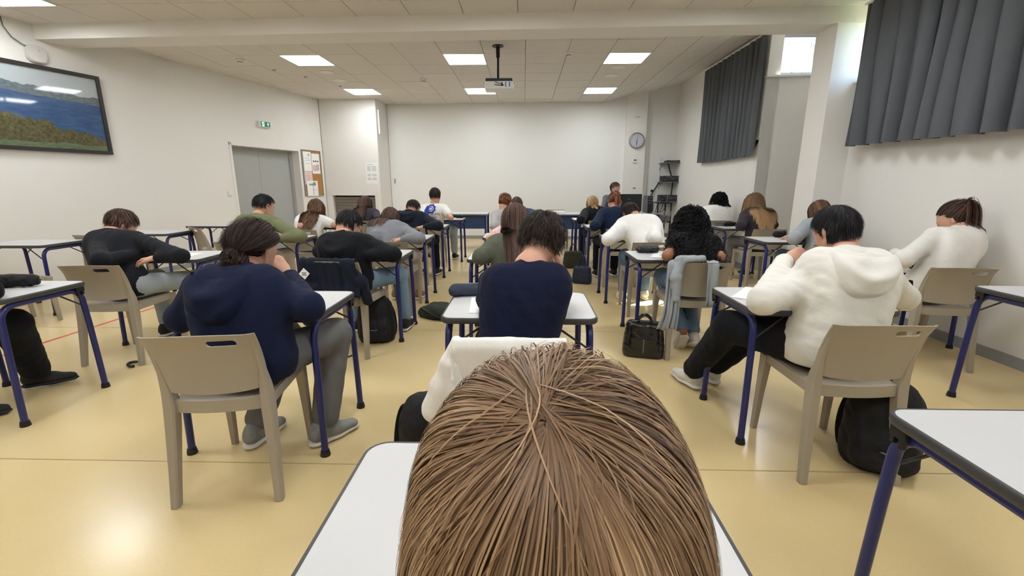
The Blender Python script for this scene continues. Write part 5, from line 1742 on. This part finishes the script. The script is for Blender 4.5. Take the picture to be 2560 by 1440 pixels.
PEOPLE['E2'] = person(dict(label='person in a black top with feet tucked under the chair', seat=(1.29, 3.46), head=(1.315, 3.62, 0.984), hrot=(0, 20, 0), w=0.9, top=C['black'], gname='top', sleeve='short', slv=0.2, shw=0.14, pants=C['jeans2'], hair=dict(CURLY, tipgrad=(0.1,0.75), curl=0.016, cfreq=85.0, clump=0.85, clumps=130, rad=0.0038), hmat=HM['black'], skin='skin_brown', eR=(1.437, 3.316, 0.778), eL=(1.062, 3.343, 0.778), kL=(1.2, 3.86, 0.52), kR=(1.38, 3.86, 0.52), aL=(1.26, 3.42, 0.16), aR=(1.36, 3.46, 0.12), ftilt=(-0.9,-0.5), shoes=SW, seed=26, desk=SEATS['E2'][:3]))
PEOPLE['E3'] = person(dict(label='person in a white sweater bent low over a desk', seat=(1.29, 4.64), face=4, head=(1.184, 5.1, 0.968), hrot=(8, 52, -10), top=C['white'], gname='sweater', bulk=0.022, pants=C['jeans2'], hair=dict(SHORT, n=900, len=0.07), hmat=HM['dark'], eL=(0.812, 4.376, 0.778), wL=(1.045, 4.842, 0.757), eR=(1.293, 4.454, 0.778), shoes=SW, seed=27, desk=SEATS['E3'][:3]))
PEOPLE['E4'] = person(dict(label='person in a dark blue jacket hunched over a desk', seat=(1.2, 5.98), face=4, head=(1.232, 6.3, 1.046), hrot=(-10, 24, 4), w=0.95, top=C['navyblue'], gname='jacket', bulk=0.022, pants=C['black'], hair=dict(TIED, tie=(0.15,-0.95,0.15), tail=0.16, tailn=120, curl=0.0, n=700), hmat=HM['auburn'], eL=(0.897, 5.773, 0.778), wL=(1.05, 6.311, 0.757), seed=28, desk=SEATS['E4'][:3]))
PEOPLE['E5'] = person(dict(label='person in a black jacket seated before the teacher table', seat=(1.17, 7.28), face=4, head=(1.111, 7.5, 0.978), hrot=(0, 26, 0), w=0.92, top=C['black'], gname='jacket', bulk=0.018, pants=C['black'], hair=dict(LONG, len=0.20), hmat=HM['blond'], eL=(0.838, 6.74, 0.778), wL=(0.976, 7.342, 0.757), seed=29, desk=SEATS['E5'][:3]))
PEOPLE['F1'] = person(dict(label='person in a white blouse writing at the desk by the wall', seat=(2.98, 3.34), face=10, head=(3.315, 3.6, 1.021), hrot=(22, 30, -8), w=0.95, top=C['offwhite'], gname='blouse', collar=True, bulk=0.014, pants=C['black'], hair=dict(TIED, n=1100, tie=(0.10,-0.85,0.55), tail=0.30, tailn=200), hmat=HM['brown'], eL=(2.701, 3.241, 0.778), wL=(2.983, 3.692, 0.757), eR=(3.3, 3.66, 0.76), seed=30, fold=0.009, tieband='black', desk=SEATS['F1'][:3]))
PEOPLE['F2'] = person(dict(label='person in a pale grey sweater leaning on the left arm', seat=(3.05, 4.66), face=8, head=(3.172, 5.0, 0.995), hrot=(12, 30, 0), w=0.95, top=C['palegrey'], gname='sweater', bulk=0.018, pants=C['jeans2'], hair=dict(LONG, len=0.20), hmat=HM['chest'], eL=(2.643, 4.489, 0.778), wL=(2.939, 4.891, 0.757), seed=31, desk=SEATS['F2'][:3]))
PEOPLE['F3'] = person(dict(label='person in a dark plum jacket seated beside the column', seat=(3.08, 5.98), face=4, head=(3.071, 6.22, 1.046), hrot=(4, 24, 0), w=0.95, top=C['charcoal'], gname='jacket', bulk=0.014, pants=C['greyjeans'], hair=dict(LONG, len=0.50, n=900, tipgrad=(0.15,0.8), lift=0.22, out=0.22, clump=0.35, drift=0.4), hmat=HM['ombre'], eL=(2.743, 5.821, 0.778), seed=32, desk=SEATS['F3'][:3]))
PEOPLE['F4'] = person(dict(label='person in a fluffy white sweater seated under the far curtain', seat=(2.98, 7.3), face=2, head=(3.139, 7.5, 1.024), hrot=(6, 22, 6), w=0.95, top=C['fluffy'], gname='sweater', bulk=0.02, pants=C['black'], hair=dict(CURLY, len=0.18, n=700, lift=0.22, steps=20), hmat=HM['black'], seed=33, desk=SEATS['F4'][:3]))
PEOPLE['B1'] = person(dict(label='person in black trousers and black shoes stretching out one foot', seat=(-3.42, 2.06), face=-4, head=(-3.4, 2.3, 1.12), hrot=(0, 22, 0), top=C['black'], gname='sweatshirt', pants=C['black'], hair=dict(SHORT, n=500), hmat=HM['dark'], kL=(-3.42, 2.5, 0.5), kR=(-2.98, 2.44, 0.5), aL=(-3.14, 2.24, 0.09), aR=(-3.16, 2.66, 0.1), fdir=((0.8,0.45),(0.8,0.6)), shoes=SB, seed=34, leg=0.02, desk=SEATS['B1'][:3]))
PEOPLE['D1'] = person(dict(label='person bowed over the desk behind the cardigan-draped chair', seat=(0.04, 0.02), near=True, head=(0.021, 0.27, 1.049), hrot=(0, 42, 0), eL=(-0.17, 0.22, 0.72), eR=(0.2, 0.22, 0.72), wL=(-0.05, 0.44, 0.74), wR=(0.07, 0.44, 0.74), top=C['bluejacket'], gname='sweater', pants=C['black'], hmat=HM['fair'], seed=35, hair=FGHAIR, desk=SEATS['D1'][:3]))
# ================================================================ TEACHER
tp = PEOPLE['T'] = person(dict(label='person in a grey top seated behind the black monitor', seat=(1.92, 9.98), face=180, pz=0.60, head=(1.93, 9.86, 1.20), hrot=(42, 4, 0), top=C['teacher'], gname='sweater', pants=C['dkjeans'], hair=dict(SHORT, n=900, len=0.06), hmat=HM['brown'], desk=(1.95, 9.45, 180), eL=(2.22, 9.74, 0.76), eR=(1.66, 9.74, 0.76), wL=(2.06, 9.62, 0.75), wR=(1.80, 9.62, 0.75), seed=60))
tp['root']['group'] = 'teacher'
chair(1.92, 10.05, 180, 'taupe chair of the teacher behind the monitor')

# ---- prints on shirts
def text_mesh(txt, size):
    cu = bpy.data.curves.new('t', 'FONT'); cu.body = txt; cu.size = size; cu.align_x = 'CENTER'; cu.resolution_u = 3
    o = bpy.data.objects.new('t', cu); COL.objects.link(o)
    bpy.context.view_layer.update()
    me = bpy.data.meshes.new_from_object(o.evaluated_get(bpy.context.evaluated_depsgraph_get()))
    bm = bmesh.new(); bm.from_mesh(me); bmesh.ops.triangulate(bm, faces=bm.faces)
    V = np.array([v.co[:2] for v in bm.verts]); F = np.array([[v.index for v in f.verts] for f in bm.faces])
    bm.free(); bpy.data.objects.remove(o); bpy.data.curves.remove(cu)
    return V, F
def ring2d(r0, r1, a0=0, a1=360, n=28, teeth=0):
    V, F = [], []
    for i in range(n + 1):
        a = R(a0 + (a1 - a0) * i / n)
        ro = r1 * (1.0 + (0.16 if teeth and (i // 2) % 2 else 0))
        V += [(r0 * math.cos(a), r0 * math.sin(a)), (ro * math.cos(a), ro * math.sin(a))]
        if i: F.append((2 * i - 2, 2 * i - 1, 2 * i + 1, 2 * i))
    return np.array(V), np.array(F)
M['printblue'] = mat('blue_shirt_print', rgb(36, 66, 156), 0.8, 0.2)
M['printblack'] = mat('black_shirt_print', rgb(30, 32, 44), 0.8, 0.2)
M['printwhite'] = mat('white_shirt_print', rgb(226, 226, 226), 0.8, 0.2)
a5 = PEOPLE['A5']
for nm, (V, F), cu_, cv_ in (('emblem_ring', ring2d(0.044, 0.066, 0, 360, 32, 1), 0.0, 0.155), ('emblem_letter', ring2d(0.020, 0.032, 40, 320, 18), -0.010, 0.155), ('emblem_letter', ring2d(0.014, 0.025, 30, 300, 16), 0.036, 0.15), ('emblem_tail', ring2d(0.060, 0.084, 140, 235, 14), -0.004, 0.155)):
    print_on_back(a5, V, F, cu_, cv_, M['printblue'], nm)
for txt, sz, v in (('DMB BEAN', 0.060, 0.052), ('FUSION', 0.060, -0.002)):
    V, F = text_mesh(txt, sz); print_on_back(a5, V, F, 0.0, v, M['printblack'], 'shirt_lettering')
rp = np.random.RandomState(5)
for k in range(9):
    u, v = rp.uniform(-0.15, 0.10), rp.uniform(-0.02, 0.08); w_, h_ = rp.uniform(0.012, 0.03), rp.uniform(0.006, 0.016); a_ = rp.uniform(-0.9, 0.9)
    q = np.array([(-w_, -h_), (w_, -h_ * 0.6), (w_ * 0.7, h_), (-w_ * 0.8, h_ * 0.8)]) @ np.array([[math.cos(a_), math.sin(a_)], [-math.sin(a_), math.cos(a_)]])
    print_on_back(PEOPLE['B5'], q, np.array([[0, 1, 2, 3]]), u, v, M['printwhite'], 'shirt_print', 0.014)

# hair clip on the light grey person
d5 = PEOPLE['D5']
MB().tube([tuple(d5['Rm'] @ np.array(p) + d5['Hc'] - d5['org']) for p in ((-0.05, -0.115, 0.05), (0.0, -0.13, 0.06), (0.05, -0.115, 0.05))], 0.008, 8).build('hair_clip', M['black'], d5['root'], smooth=True)

# ================================================================ CLOTHES OVER CHAIRS, BAGS, DESK ITEMS
def blob(name, sdf, h, m, parent=None, loc=(0, 0, 0), seed=1, fold=0.010, freq=38.0):
    if fold: sdf.noise = foldnoise(seed, fold, freq)
    V, F = sdf.mesh(h)
    return obj(name, mesh_np(name, V - np.asarray(loc), F), m, parent, loc if parent is None else (0, 0, 0))

class Fr:
    """local frame of a placed chair: origin on the floor, +y forward"""
    def __init__(s, x, y, rot):
        s.o = np.array([x, y, 0.0]); a = R(rot); s.r = np.array([math.cos(a), math.sin(a), 0]); s.f = np.array([-math.sin(a), math.cos(a), 0])
    def __call__(s, u, v, z):
        zz = z if z < 0.5 else 0.5 + (z - 0.5) * 0.868
        return s.o + s.r * u * 0.9 + s.f * v + np.array([0, 0, zz])
def seat_frame(k):
    x, y, r_, dx, cy, cr, who = SEATS[k]
    return Fr(x + dx, cy, cr)

def drape(name, f, prof, edge, m, parent, loc, seed, fold=0.012, th=0.007, nu=30, sub=5, waves=5):
    """cloth sheet following a (v,z) profile over a chair back; edge(t)->(u0,u1)"""
    rr = np.random.RandomState(seed)
    pr = []
    for (a0, a1) in zip(prof[:-1], prof[1:]):
        for k in range(sub): pr.append((a0[0] + (a1[0] - a0[0]) * k / sub, a0[1] + (a1[1] - a0[1]) * k / sub))
    pr.append(prof[-1]); pr = np.array(pr)
    for _ in range(2): pr[1:-1] = (pr[:-2] + 2 * pr[1:-1] + pr[2:]) / 4
    nv = len(pr)
    tg = np.gradient(pr, axis=0); tg /= np.linalg.norm(tg, axis=1)[:, None]
    ph = rr.uniform(0, 6.28, 4); am = rr.uniform(0.5, 1.2, 4)
    P3 = np.zeros((nv, nu + 1, 3))
    for j in range(nv):
        t = j / (nv - 1)
        u0, u1 = edge(t)
        hang = min(1.0, abs(t - 0.5) * 3)
        for i in range(nu + 1):
            a = i / nu
            u = u0 + (u1 - u0) * a
            w_ = sum(am[k] * math.sin(2 * math.pi * (waves * (0.6 + 0.35 * k)) * a + ph[k] + 2.2 * t * (k - 1.5)) for k in range(4)) / 4
            o_ = fold * hang * w_ + fold * 0.5 * math.sin(7 * t + ph[1])
            v, z = pr[j, 0] + tg[j, 1] * o_, pr[j, 1] - tg[j, 0] * o_
            z += 0.006 * math.sin(9 * a + seed) * hang
            P3[j, i] = f(u, v, z)
    d1 = np.gradient(P3, axis=0); d2 = np.gradient(P3, axis=1)
    nn = np.cross(d1, d2); nn /= np.maximum(1e-9, np.linalg.norm(nn, axis=2, keepdims=True))
    A = (P3 + nn * th / 2).reshape(-1, 3); B = (P3 - nn * th / 2).reshape(-1, 3)
    n1 = len(A); F = []
    idx = lambda j, i: j * (nu + 1) + i
    for j in range(nv - 1):
        for i in range(nu):
            q = (idx(j, i), idx(j, i + 1), idx(j + 1, i + 1), idx(j + 1, i))
            F.append(q[::-1]); F.append(tuple(n1 + k for k in q))
    for j in range(nv - 1):
        for i in (0, nu): F.append((idx(j, i), idx(j + 1, i), n1 + idx(j + 1, i), n1 + idx(j, i)))
    for i in range(nu):
        for j in (0, nv - 1): F.append((idx(j, i), idx(j, i + 1), n1 + idx(j, i + 1), n1 + idx(j, i)))
    b = MB(); b.v = [tuple(v) for v in np.concatenate([A, B]) - np.asarray(loc)]; b.f = F
    return b.build(name, m, parent, smooth='all')
BACKP = [(-0.330, 0.30), (-0.325, 0.45), (-0.315, 0.60), (-0.325, 0.70), (-0.335, 0.78), (-0.315, 0.812), (-0.285, 0.812), (-0.262, 0.78), (-0.225, 0.70), (-0.19, 0.60)]
# navy jacket over the black hoodie person's chair
f = seat_frame('A2'); n_ = -f.f
s = SDF()
def sheet_bar(s, f, u0, u1, v, z, th, k=0.02): s.cap(f(u0, v, z), f(u1, v, z), th, th, k)
s.cap(f(0.12, -0.31, 0.78), f(0.24, -0.29, 0.62), 0.035, 0.04, 0.03); s.cap(f(0.24, -0.29, 0.62), f(0.27, -0.26, 0.46), 0.04, 0.036, 0.03)
s.cap(f(-0.20, -0.34, 0.60), f(-0.21, -0.33, 0.36), 0.05, 0.05, 0.03); s.cap(f(-0.13, -0.33, 0.56), f(-0.10, -0.34, 0.18), 0.05, 0.042, 0.02)
s.cap(f(-0.24, -0.30, 0.55), f(-0.25, -0.28, 0.30), 0.045, 0.05, 0.03)
jk = thing('jacket', 'dark navy jacket with white label patch hung over the glasses wearer chair', 'jacket', tuple(f(0, -0.28, 0.0)))
blob('sleeve', s, 0.009, C['darknavy'], jk, tuple(f(0, -0.28, 0.0)), 71, 0.013, 45)
drape('jacket_cloth', f, [(-0.345, 0.50)] + BACKP[2:], lambda t: (-0.25 - 0.02 * (1 - t), 0.24 - 0.07 * t + 0.05 * max(0, 0.3 - t)), C['darknavy'], jk, tuple(f(0, -0.28, 0.0)), 76, 0.022, 0.012)
jl = np.array(f(0, -0.28, 0.0))
c_ = f(-0.185, -0.374, 0.70) - jl
b = MB(); b.box(tuple(c_), (0.058, 0.004, 0.058), rz=R(SEATS['A2'][5]), ry=0.75); b.build('label_patch', M['paper'], jk)
b = MB()
for k in range(2): b.box(tuple(c_ + f.f * -0.003 + np.array([0, 0, 0.006 - 0.014 * k])), (0.032, 0.002, 0.005), rz=R(SEATS['A2'][5])); 
b.build('label_print', M['print_dark'], jk)

# grey hoodie draped over the black top person's chair
f = seat_frame('E2'); l0 = np.array(f(-0.1, -0.28, 0.0))
s = SDF()
gh = thing('hoodie', 'pale grey hoodie thrown over the chair of the black top person', 'hoodie', tuple(l0))
s.cap(f(-0.20, -0.30, 0.815), f(-0.02, -0.30, 0.830), 0.028, 0.022, 0.03)
s.cap(f(-0.21, -0.31, 0.81), f(-0.24, -0.335, 0.68), 0.030, 0.034, 0.03); s.cap(f(-0.24, -0.335, 0.68), f(-0.23, -0.35, 0.50), 0.034, 0.026, 0.03)
blob('sleeve', s, 0.009, C['palegrey'], gh, tuple(l0), 72, 0.013, 45)
drape('hoodie_cloth', f, [(-0.33, 0.27), (-0.335, 0.38)] + BACKP[2:], lambda t: (-0.36 + 0.16 * t + 0.02 * math.sin(9 * t), -0.20 + 0.06 * t + 0.26 * max(0, t - 0.45)), C['palegrey'], gh, tuple(l0), 77, 0.030, 0.010, 22, waves=3)
drape('hoodie_panel', f, [(-0.322, 0.44)] + BACKP[2:], lambda t: (-0.01 + 0.03 * (1 - t), 0.105 - 0.02 * t), C['palegrey'], gh, tuple(l0), 78, 0.020, 0.008, 12, waves=2)
s = SDF().cap(f(-0.235, -0.352, 0.62), f(-0.245, -0.358, 0.50), 0.006, 0.006, 0.01)
blob('drawstring', s, 0.005, M['white'], gh, tuple(l0), 1, 0)

# white cardigan over the navy T-shirt person's chair
f = seat_frame('D2'); l0 = np.array(f(0, -0.29, 0.0))
s = SDF()
for (a0, a1, r0, r1) in (((-0.205, -0.295, 0.795), (-0.235, -0.300, 0.70), 0.022, 0.034), ((-0.235, -0.300, 0.70), (-0.265, -0.30, 0.60), 0.034, 0.044), ((-0.265, -0.30, 0.60), (-0.30, -0.30, 0.50), 0.044, 0.05), ((-0.215, -0.320, 0.70), (-0.20, -0.325, 0.56), 0.024, 0.03), ((-0.20, -0.325, 0.60), (-0.215, -0.32, 0.44), 0.03, 0.034)):
    s.cap(f(*a0), f(*a1), r0, r1, 0.02)
cg = thing('cardigan', 'off-white cardigan draped over the chair of the navy T-shirt person', 'cardigan', tuple(l0))
blob('sleeve', s, 0.007, C['offwhite'], cg, tuple(l0), 73, 0.004, 60)
drape('cardigan_cloth', f, BACKP[1:], lambda t: (-0.222, 0.222), C['offwhite'], cg, tuple(l0), 79, 0.004, 0.008)
s = SDF().cap(f(-0.22, -0.322, 0.775), f(-0.215, -0.352, 0.66), 0.007, 0.007, 0.01); s.cap(f(-0.215, -0.352, 0.66), f(-0.20, -0.358, 0.52), 0.007, 0.007, 0.01)
blob('seam_ridge', s, 0.005, C['offwhite'], cg, tuple(l0), 1, 0)

# ---- bags
M['bagblack'] = mat('black_bag_fabric', rgb(22, 22, 25), 0.7, 0.3, var=0.15, vscale=20, bump=0.3, bscale=60)
M['patent'] = mat('black_patent_leather', rgb(12, 12, 16), 0.18, 0.6, bump=0.35, bscale=18)
M['baggreen'] = mat('dark_green_bag', rgb(46, 52, 42), 0.75, 0.25, var=0.15, vscale=20, bump=0.3, bscale=40)
M['bagolive'] = mat('olive_bag', rgb(62, 62, 48), 0.7, 0.3, var=0.1, vscale=20, bump=0.2, bscale=40)
M['bagnavy'] = mat('navy_bag', rgb(36, 44, 62), 0.6, 0.35, var=0.1, vscale=20, bump=0.2, bscale=40)
M['tan'] = mat('tan_leather', rgb(140, 92, 62), 0.5, 0.4)

def tote(label, x, y, rot, w, h, d, m, handle_h=0.07, top=0.8, name='handbag', base=0.0):
    t = thing(name, label, 'bag', (x, y, base), R(rot))
    s = SDF()
    for k, zf in enumerate((0.12, 0.38, 0.62, 0.88)):
        ww = w / 2 * (1 - (1 - top) * zf); dd = d / 2 * (1 - 0.35 * zf)
        for sy in (-1, 1): s.cap((-ww + dd * 0.7, sy * dd * 0.35, h * zf), (ww - dd * 0.7, sy * dd * 0.35, h * zf), dd * 0.65, dd * 0.65, 0.05)
    s.cuts = [((0, 0, 0.004), (0, 0, -1)), ((0, 0, h), (0, 0, 1))]
    blob('bag_body', s, 0.010, m, t, (0, 0, 0), int(abs(x) * 100), 0.008, 60)
    for sy in (-1, 1):
        p = bez((-w * 0.16, sy * d * 0.12, h - 0.02), (-w * 0.16, sy * d * 0.15, h + handle_h * 1.3), (w * 0.16, sy * d * 0.15, h + handle_h * 1.3), (w * 0.16, sy * d * 0.12, h - 0.02), 12)
        MB().tube(p, 0.008, 8).build('handle', m, t, smooth=True)
    MB().tube([(-w * top / 2 + 0.03, 0, h), (0, 0, h + 0.004), (w * top / 2 - 0.03, 0, h)], 0.005, 6).build('zip', M['steel'], t)
    return t
hb = tote('shiny black patent handbag on the floor beside the black top person chair', 0.93, 3.34, -14, 0.32, 0.27, 0.18, M['patent'], 0.06)
MB().box((0.10, -0.055, 0.20), (0.045, 0.006, 0.022)).build('leather_tag', M['tan'], hb)
MB().box((0.0, -0.078, 0.10), (0.17, 0.012, 0.11)).build('front_pocket', M['patent'], hb)
MB().box((0.0, -0.086, 0.10), (0.006, 0.006, 0.11)).build('pocket_seam', M['steel'], hb)

def backpack(label, x, y, rot, w, h, d, m, lie=False, tilt=0.0, seed=3):
    t = thing('backpack', label, 'bag', (x, y, 0), R(rot))
    s = SDF()
    if not lie:
        for zf, k in ((0.14, 1.0), (0.4, 1.0), (0.66, 0.95), (0.84, 0.78)):
            rr = d / 2 * k
            s.cap((-w / 2 * k + rr, tilt * zf * h, h * zf), (w / 2 * k - rr, tilt * zf * h, h * zf), rr, rr, 0.06)
        s.cap((-w * 0.25, -d * 0.5, h * 0.22), (w * 0.25, -d * 0.5, h * 0.22), d * 0.22, d * 0.22, 0.04)
        s.cap((-w * 0.24, -d * 0.46 + tilt * 0.4 * h, h * 0.42), (w * 0.24, -d * 0.46 + tilt * 0.4 * h, h * 0.42), d * 0.2, d * 0.2, 0.04)
    else:
        for yf, k in ((-0.36, 0.9), (-0.1, 1.0), (0.15, 0.95), (0.36, 0.7)):
            rr = d / 2 * k
            s.cap((-w / 2 * k + rr, h * yf, rr * 0.9), (w / 2 * k - rr, h * yf, rr * 0.9), rr, rr, 0.06)
    s.cuts = [((0, 0, 0.003), (0, 0, -1))]
    blob('bag_body', s, 0.011, m, t, (0, 0, 0), seed, 0.012, 45)
    for sx in (-1, 1):
        if lie: p = bez((sx * w * 0.2, h * 0.34, d * 0.7), (sx * w * 0.5, h * 0.3, d * 1.0), (sx * w * 0.62, -h * 0.2, d * 0.3), (sx * w * 0.3, -h * 0.45, 0.02), 12)
        else: p = bez((sx * w * 0.22, d * 0.35, h * 0.85), (sx * w * 0.35, d * 0.9, h * 0.8), (sx * w * 0.5, d * 0.9, h * 0.2), (sx * w * 0.42, d * 0.3, 0.03), 12)
        MB().sweep(p, [(-0.02, -0.004), (0.02, -0.004), (0.02, 0.004), (-0.02, 0.004)]).build('strap', m, t)
    if not lie:
        p = bez((-0.04, tilt * h * 0.9, h * 0.9), (-0.04, tilt * h, h * 1.02), (0.04, tilt * h, h * 1.02), (0.04, tilt * h * 0.9, h * 0.9), 10)
        MB().tube(p, 0.008, 6).build('grab_loop', m, t, smooth=True)
        MB().tube([(-w * 0.3, -d * 0.50, h * 0.36), (0, -d * 0.70, h * 0.345), (w * 0.3, -d * 0.50, h * 0.36)], 0.004, 6).build('zip', M['steel'], t)
    return t
backpack('black backpack on the floor under the chair of the black hoodie person', -1.24, 3.62, 8, 0.30, 0.38, 0.20, M['bagblack'], seed=81)
backpack('dark green backpack lying flat beside the desk of the black hoodie person', -0.86, 4.34, 70, 0.30, 0.38, 0.14, M['baggreen'], True, seed=82)
backpack('large black backpack slumped behind the chair of the cream hoodie person', 1.68, 1.96, -28, 0.30, 0.40, 0.24, M['bagblack'], seed=83)
backpack('black backpack leaning against the chair with the white cardigan', -0.40, 1.70, 24, 0.24, 0.46, 0.20, M['bagblack'], seed=84)
backpack('dark backpack under the desk of the navy T-shirt person', 0.26, 2.34, -20, 0.28, 0.34, 0.18, M['bagblack'], seed=85)
backpack('dark blue backpack hanging under the desk of the black sweatshirt person', -2.62, 4.0, 5, 0.26, 0.36, 0.16, M['bagnavy'], seed=86)
tote('olive canvas bag on the floor beside the dark blue jacket person desk', 0.78, 7.10, 0, 0.32, 0.26, 0.16, M['bagolive'], 0.12)
tote('navy shoulder bag tilted on the floor beside the white sweater person desk', 0.78, 5.95, -25, 0.26, 0.22, 0.15, M['bagnavy'], 0.16)
cd = MB().tube(bez((-1.30, 3.30, 0.006), (-1.36, 3.16, 0.006), (-1.42, 3.16, 0.006), (-1.50, 3.08, 0.006), 12) + bez((-1.50, 3.08, 0.006), (-1.56, 3.02, 0.006), (-1.50, 3.26, 0.02), (-1.44, 3.36, 0.006), 10)[1:], 0.006, 6)
tag(cd.build('bag_strap', M['black'], smooth=True), 'thin black strap trailing on the floor beside the black backpack', 'strap')
st_ = MB().tube(bez((-2.82, 3.06, 0.01), (-2.90, 3.10, 0.02), (-2.92, 2.98, 0.02), (-2.82, 2.99, 0.01), 10), 0.010, 6)
tag(st_.build('strap_loop', M['black'], smooth=True), 'small black strap loop on the floor by the black sweatshirt chair', 'strap')

# ---- pencil cases and papers
def pouch(label, x, y, rot, L, r, m, seed, zs=0.9, group=None):
    t = thing('pencil_case', label, 'pencil case', (x, y, DT + 0.0006), R(rot), 'pencil cases on the desks')
    s = SDF().cap((-L / 2 + r, 0, r * zs), (L / 2 - r, 0, r * zs), r, r * 0.9, 0.02, (0, 0, 1), zs)
    s.cuts = [((0, 0, 0.0), (0, 0, -1))]
    blob('case_body', s, 0.006, m, t, (0, 0, 0), seed, 0.018, 60)
    MB().tube([(-L / 2 + r * 0.6, 0, r * zs * 1.9), (0, 0.004, r * zs * 2.0), (L / 2 - r * 0.6, 0, r * zs * 1.85)], 0.004, 6).build('zip', M['steel'], t)
    MB().box((L / 2 - 0.01, 0.0, r * zs), (0.02, 0.018, 0.006)).build('zip_pull', m, t)
    return t
pouch('grey blue pencil case on the desk of the navy T-shirt person', -0.29, 2.37, 20, 0.23, 0.036, mat('slate_fabric', rgb(56, 64, 78), 0.8, 0.2, var=0.1, vscale=30), 91)
pouch('black pencil case on the desk of the person in black trousers', -2.98, 2.50, 14, 0.27, 0.042, M['bagblack'], 92)
pouch('black glittery pencil case on the desk of the black top person', 1.08, 3.95, -8, 0.20, 0.036, mat('black_glitter', rgb(34, 33, 40), 0.45, 0.5, var=0.6, vscale=120), 93)
pouch('black pencil case on the desk of the pale grey sweater person', 2.90, 5.20, 30, 0.20, 0.04, M['bagblack'], 94)
pouch('dark pencil case on the desk of the plum jacket person', 2.92, 6.52, 5, 0.18, 0.035, M['bagblack'], 95)
pouch('black pencil case beside the forearm of the blue emblem T-shirt person', -1.12, 7.98, 0, 0.16, 0.03, M['bagblack'], 97)
def paper(label, x, y, rot, n=1, w=0.21, l=0.297):
    t = thing('exam_paper', label, 'paper', (x, y, DT + 0.0006), R(rot), 'exam papers on the desks')
    for k in range(n):
        MB().box((0.004 * k, -0.003 * k, 0.0006 + 0.0012 * k), (w, l, 0.001), rz=0.03 * k).build('sheet', M['paper'], t)
paper('white exam sheet under the navy T-shirt person', -0.16, 2.18, 4)
paper('white exam sheets beside the elbow of the cream hoodie person', 1.30, 2.42, -38, 2, 0.24, 0.32)
paper('white exam sheet on the desk of the black top person', 1.19, 3.80, -20, 2)
paper('white exam sheet under the navy hoodie person', -1.20, 2.14, 6)
paper('white sheet on the desk with the black pencil case by the wall aisle', -3.16, 2.26, 12)
paper('white exam sheet in front of the black sweatshirt person', -2.88, 3.68, 6)
paper('white exam sheet in front of the black hoodie person', -1.28, 3.82, 4)
paper('white exam sheet in front of the olive sweatshirt person', -2.66, 4.98, 0)
paper('white exam sheet in front of the white blouse person', 2.98, 3.78, 12)
paper('white exam sheet in front of the white sweater person', 1.05, 5.20, 15)
paper('white exam sheet in front of the dark blue jacket person', 1.02, 6.55, 8)
paper('white exam sheet in front of the black jacket person', 0.98, 7.88, 5)
paper('white exam sheet in front of the plum jacket person', 3.0, 6.42, 0)
paper('white exam sheet beside the pink top person', -0.28, 5.32, 5)
paper('white exam sheet beside the light grey T-shirt person', -0.30, 6.60, 5)
bx = thing('pencil_box', 'flat grey box on the desk of the plum jacket person', 'box', (2.80, 6.58, DT + 0.0006), R(3))
MB().box((0, 0, 0.02), (0.16, 0.09, 0.04)).build('box_body', M['steel'], bx)
MB().box((0, 0, 0.042), (0.162, 0.092, 0.006)).build('lid', M['dgrey'], bx)
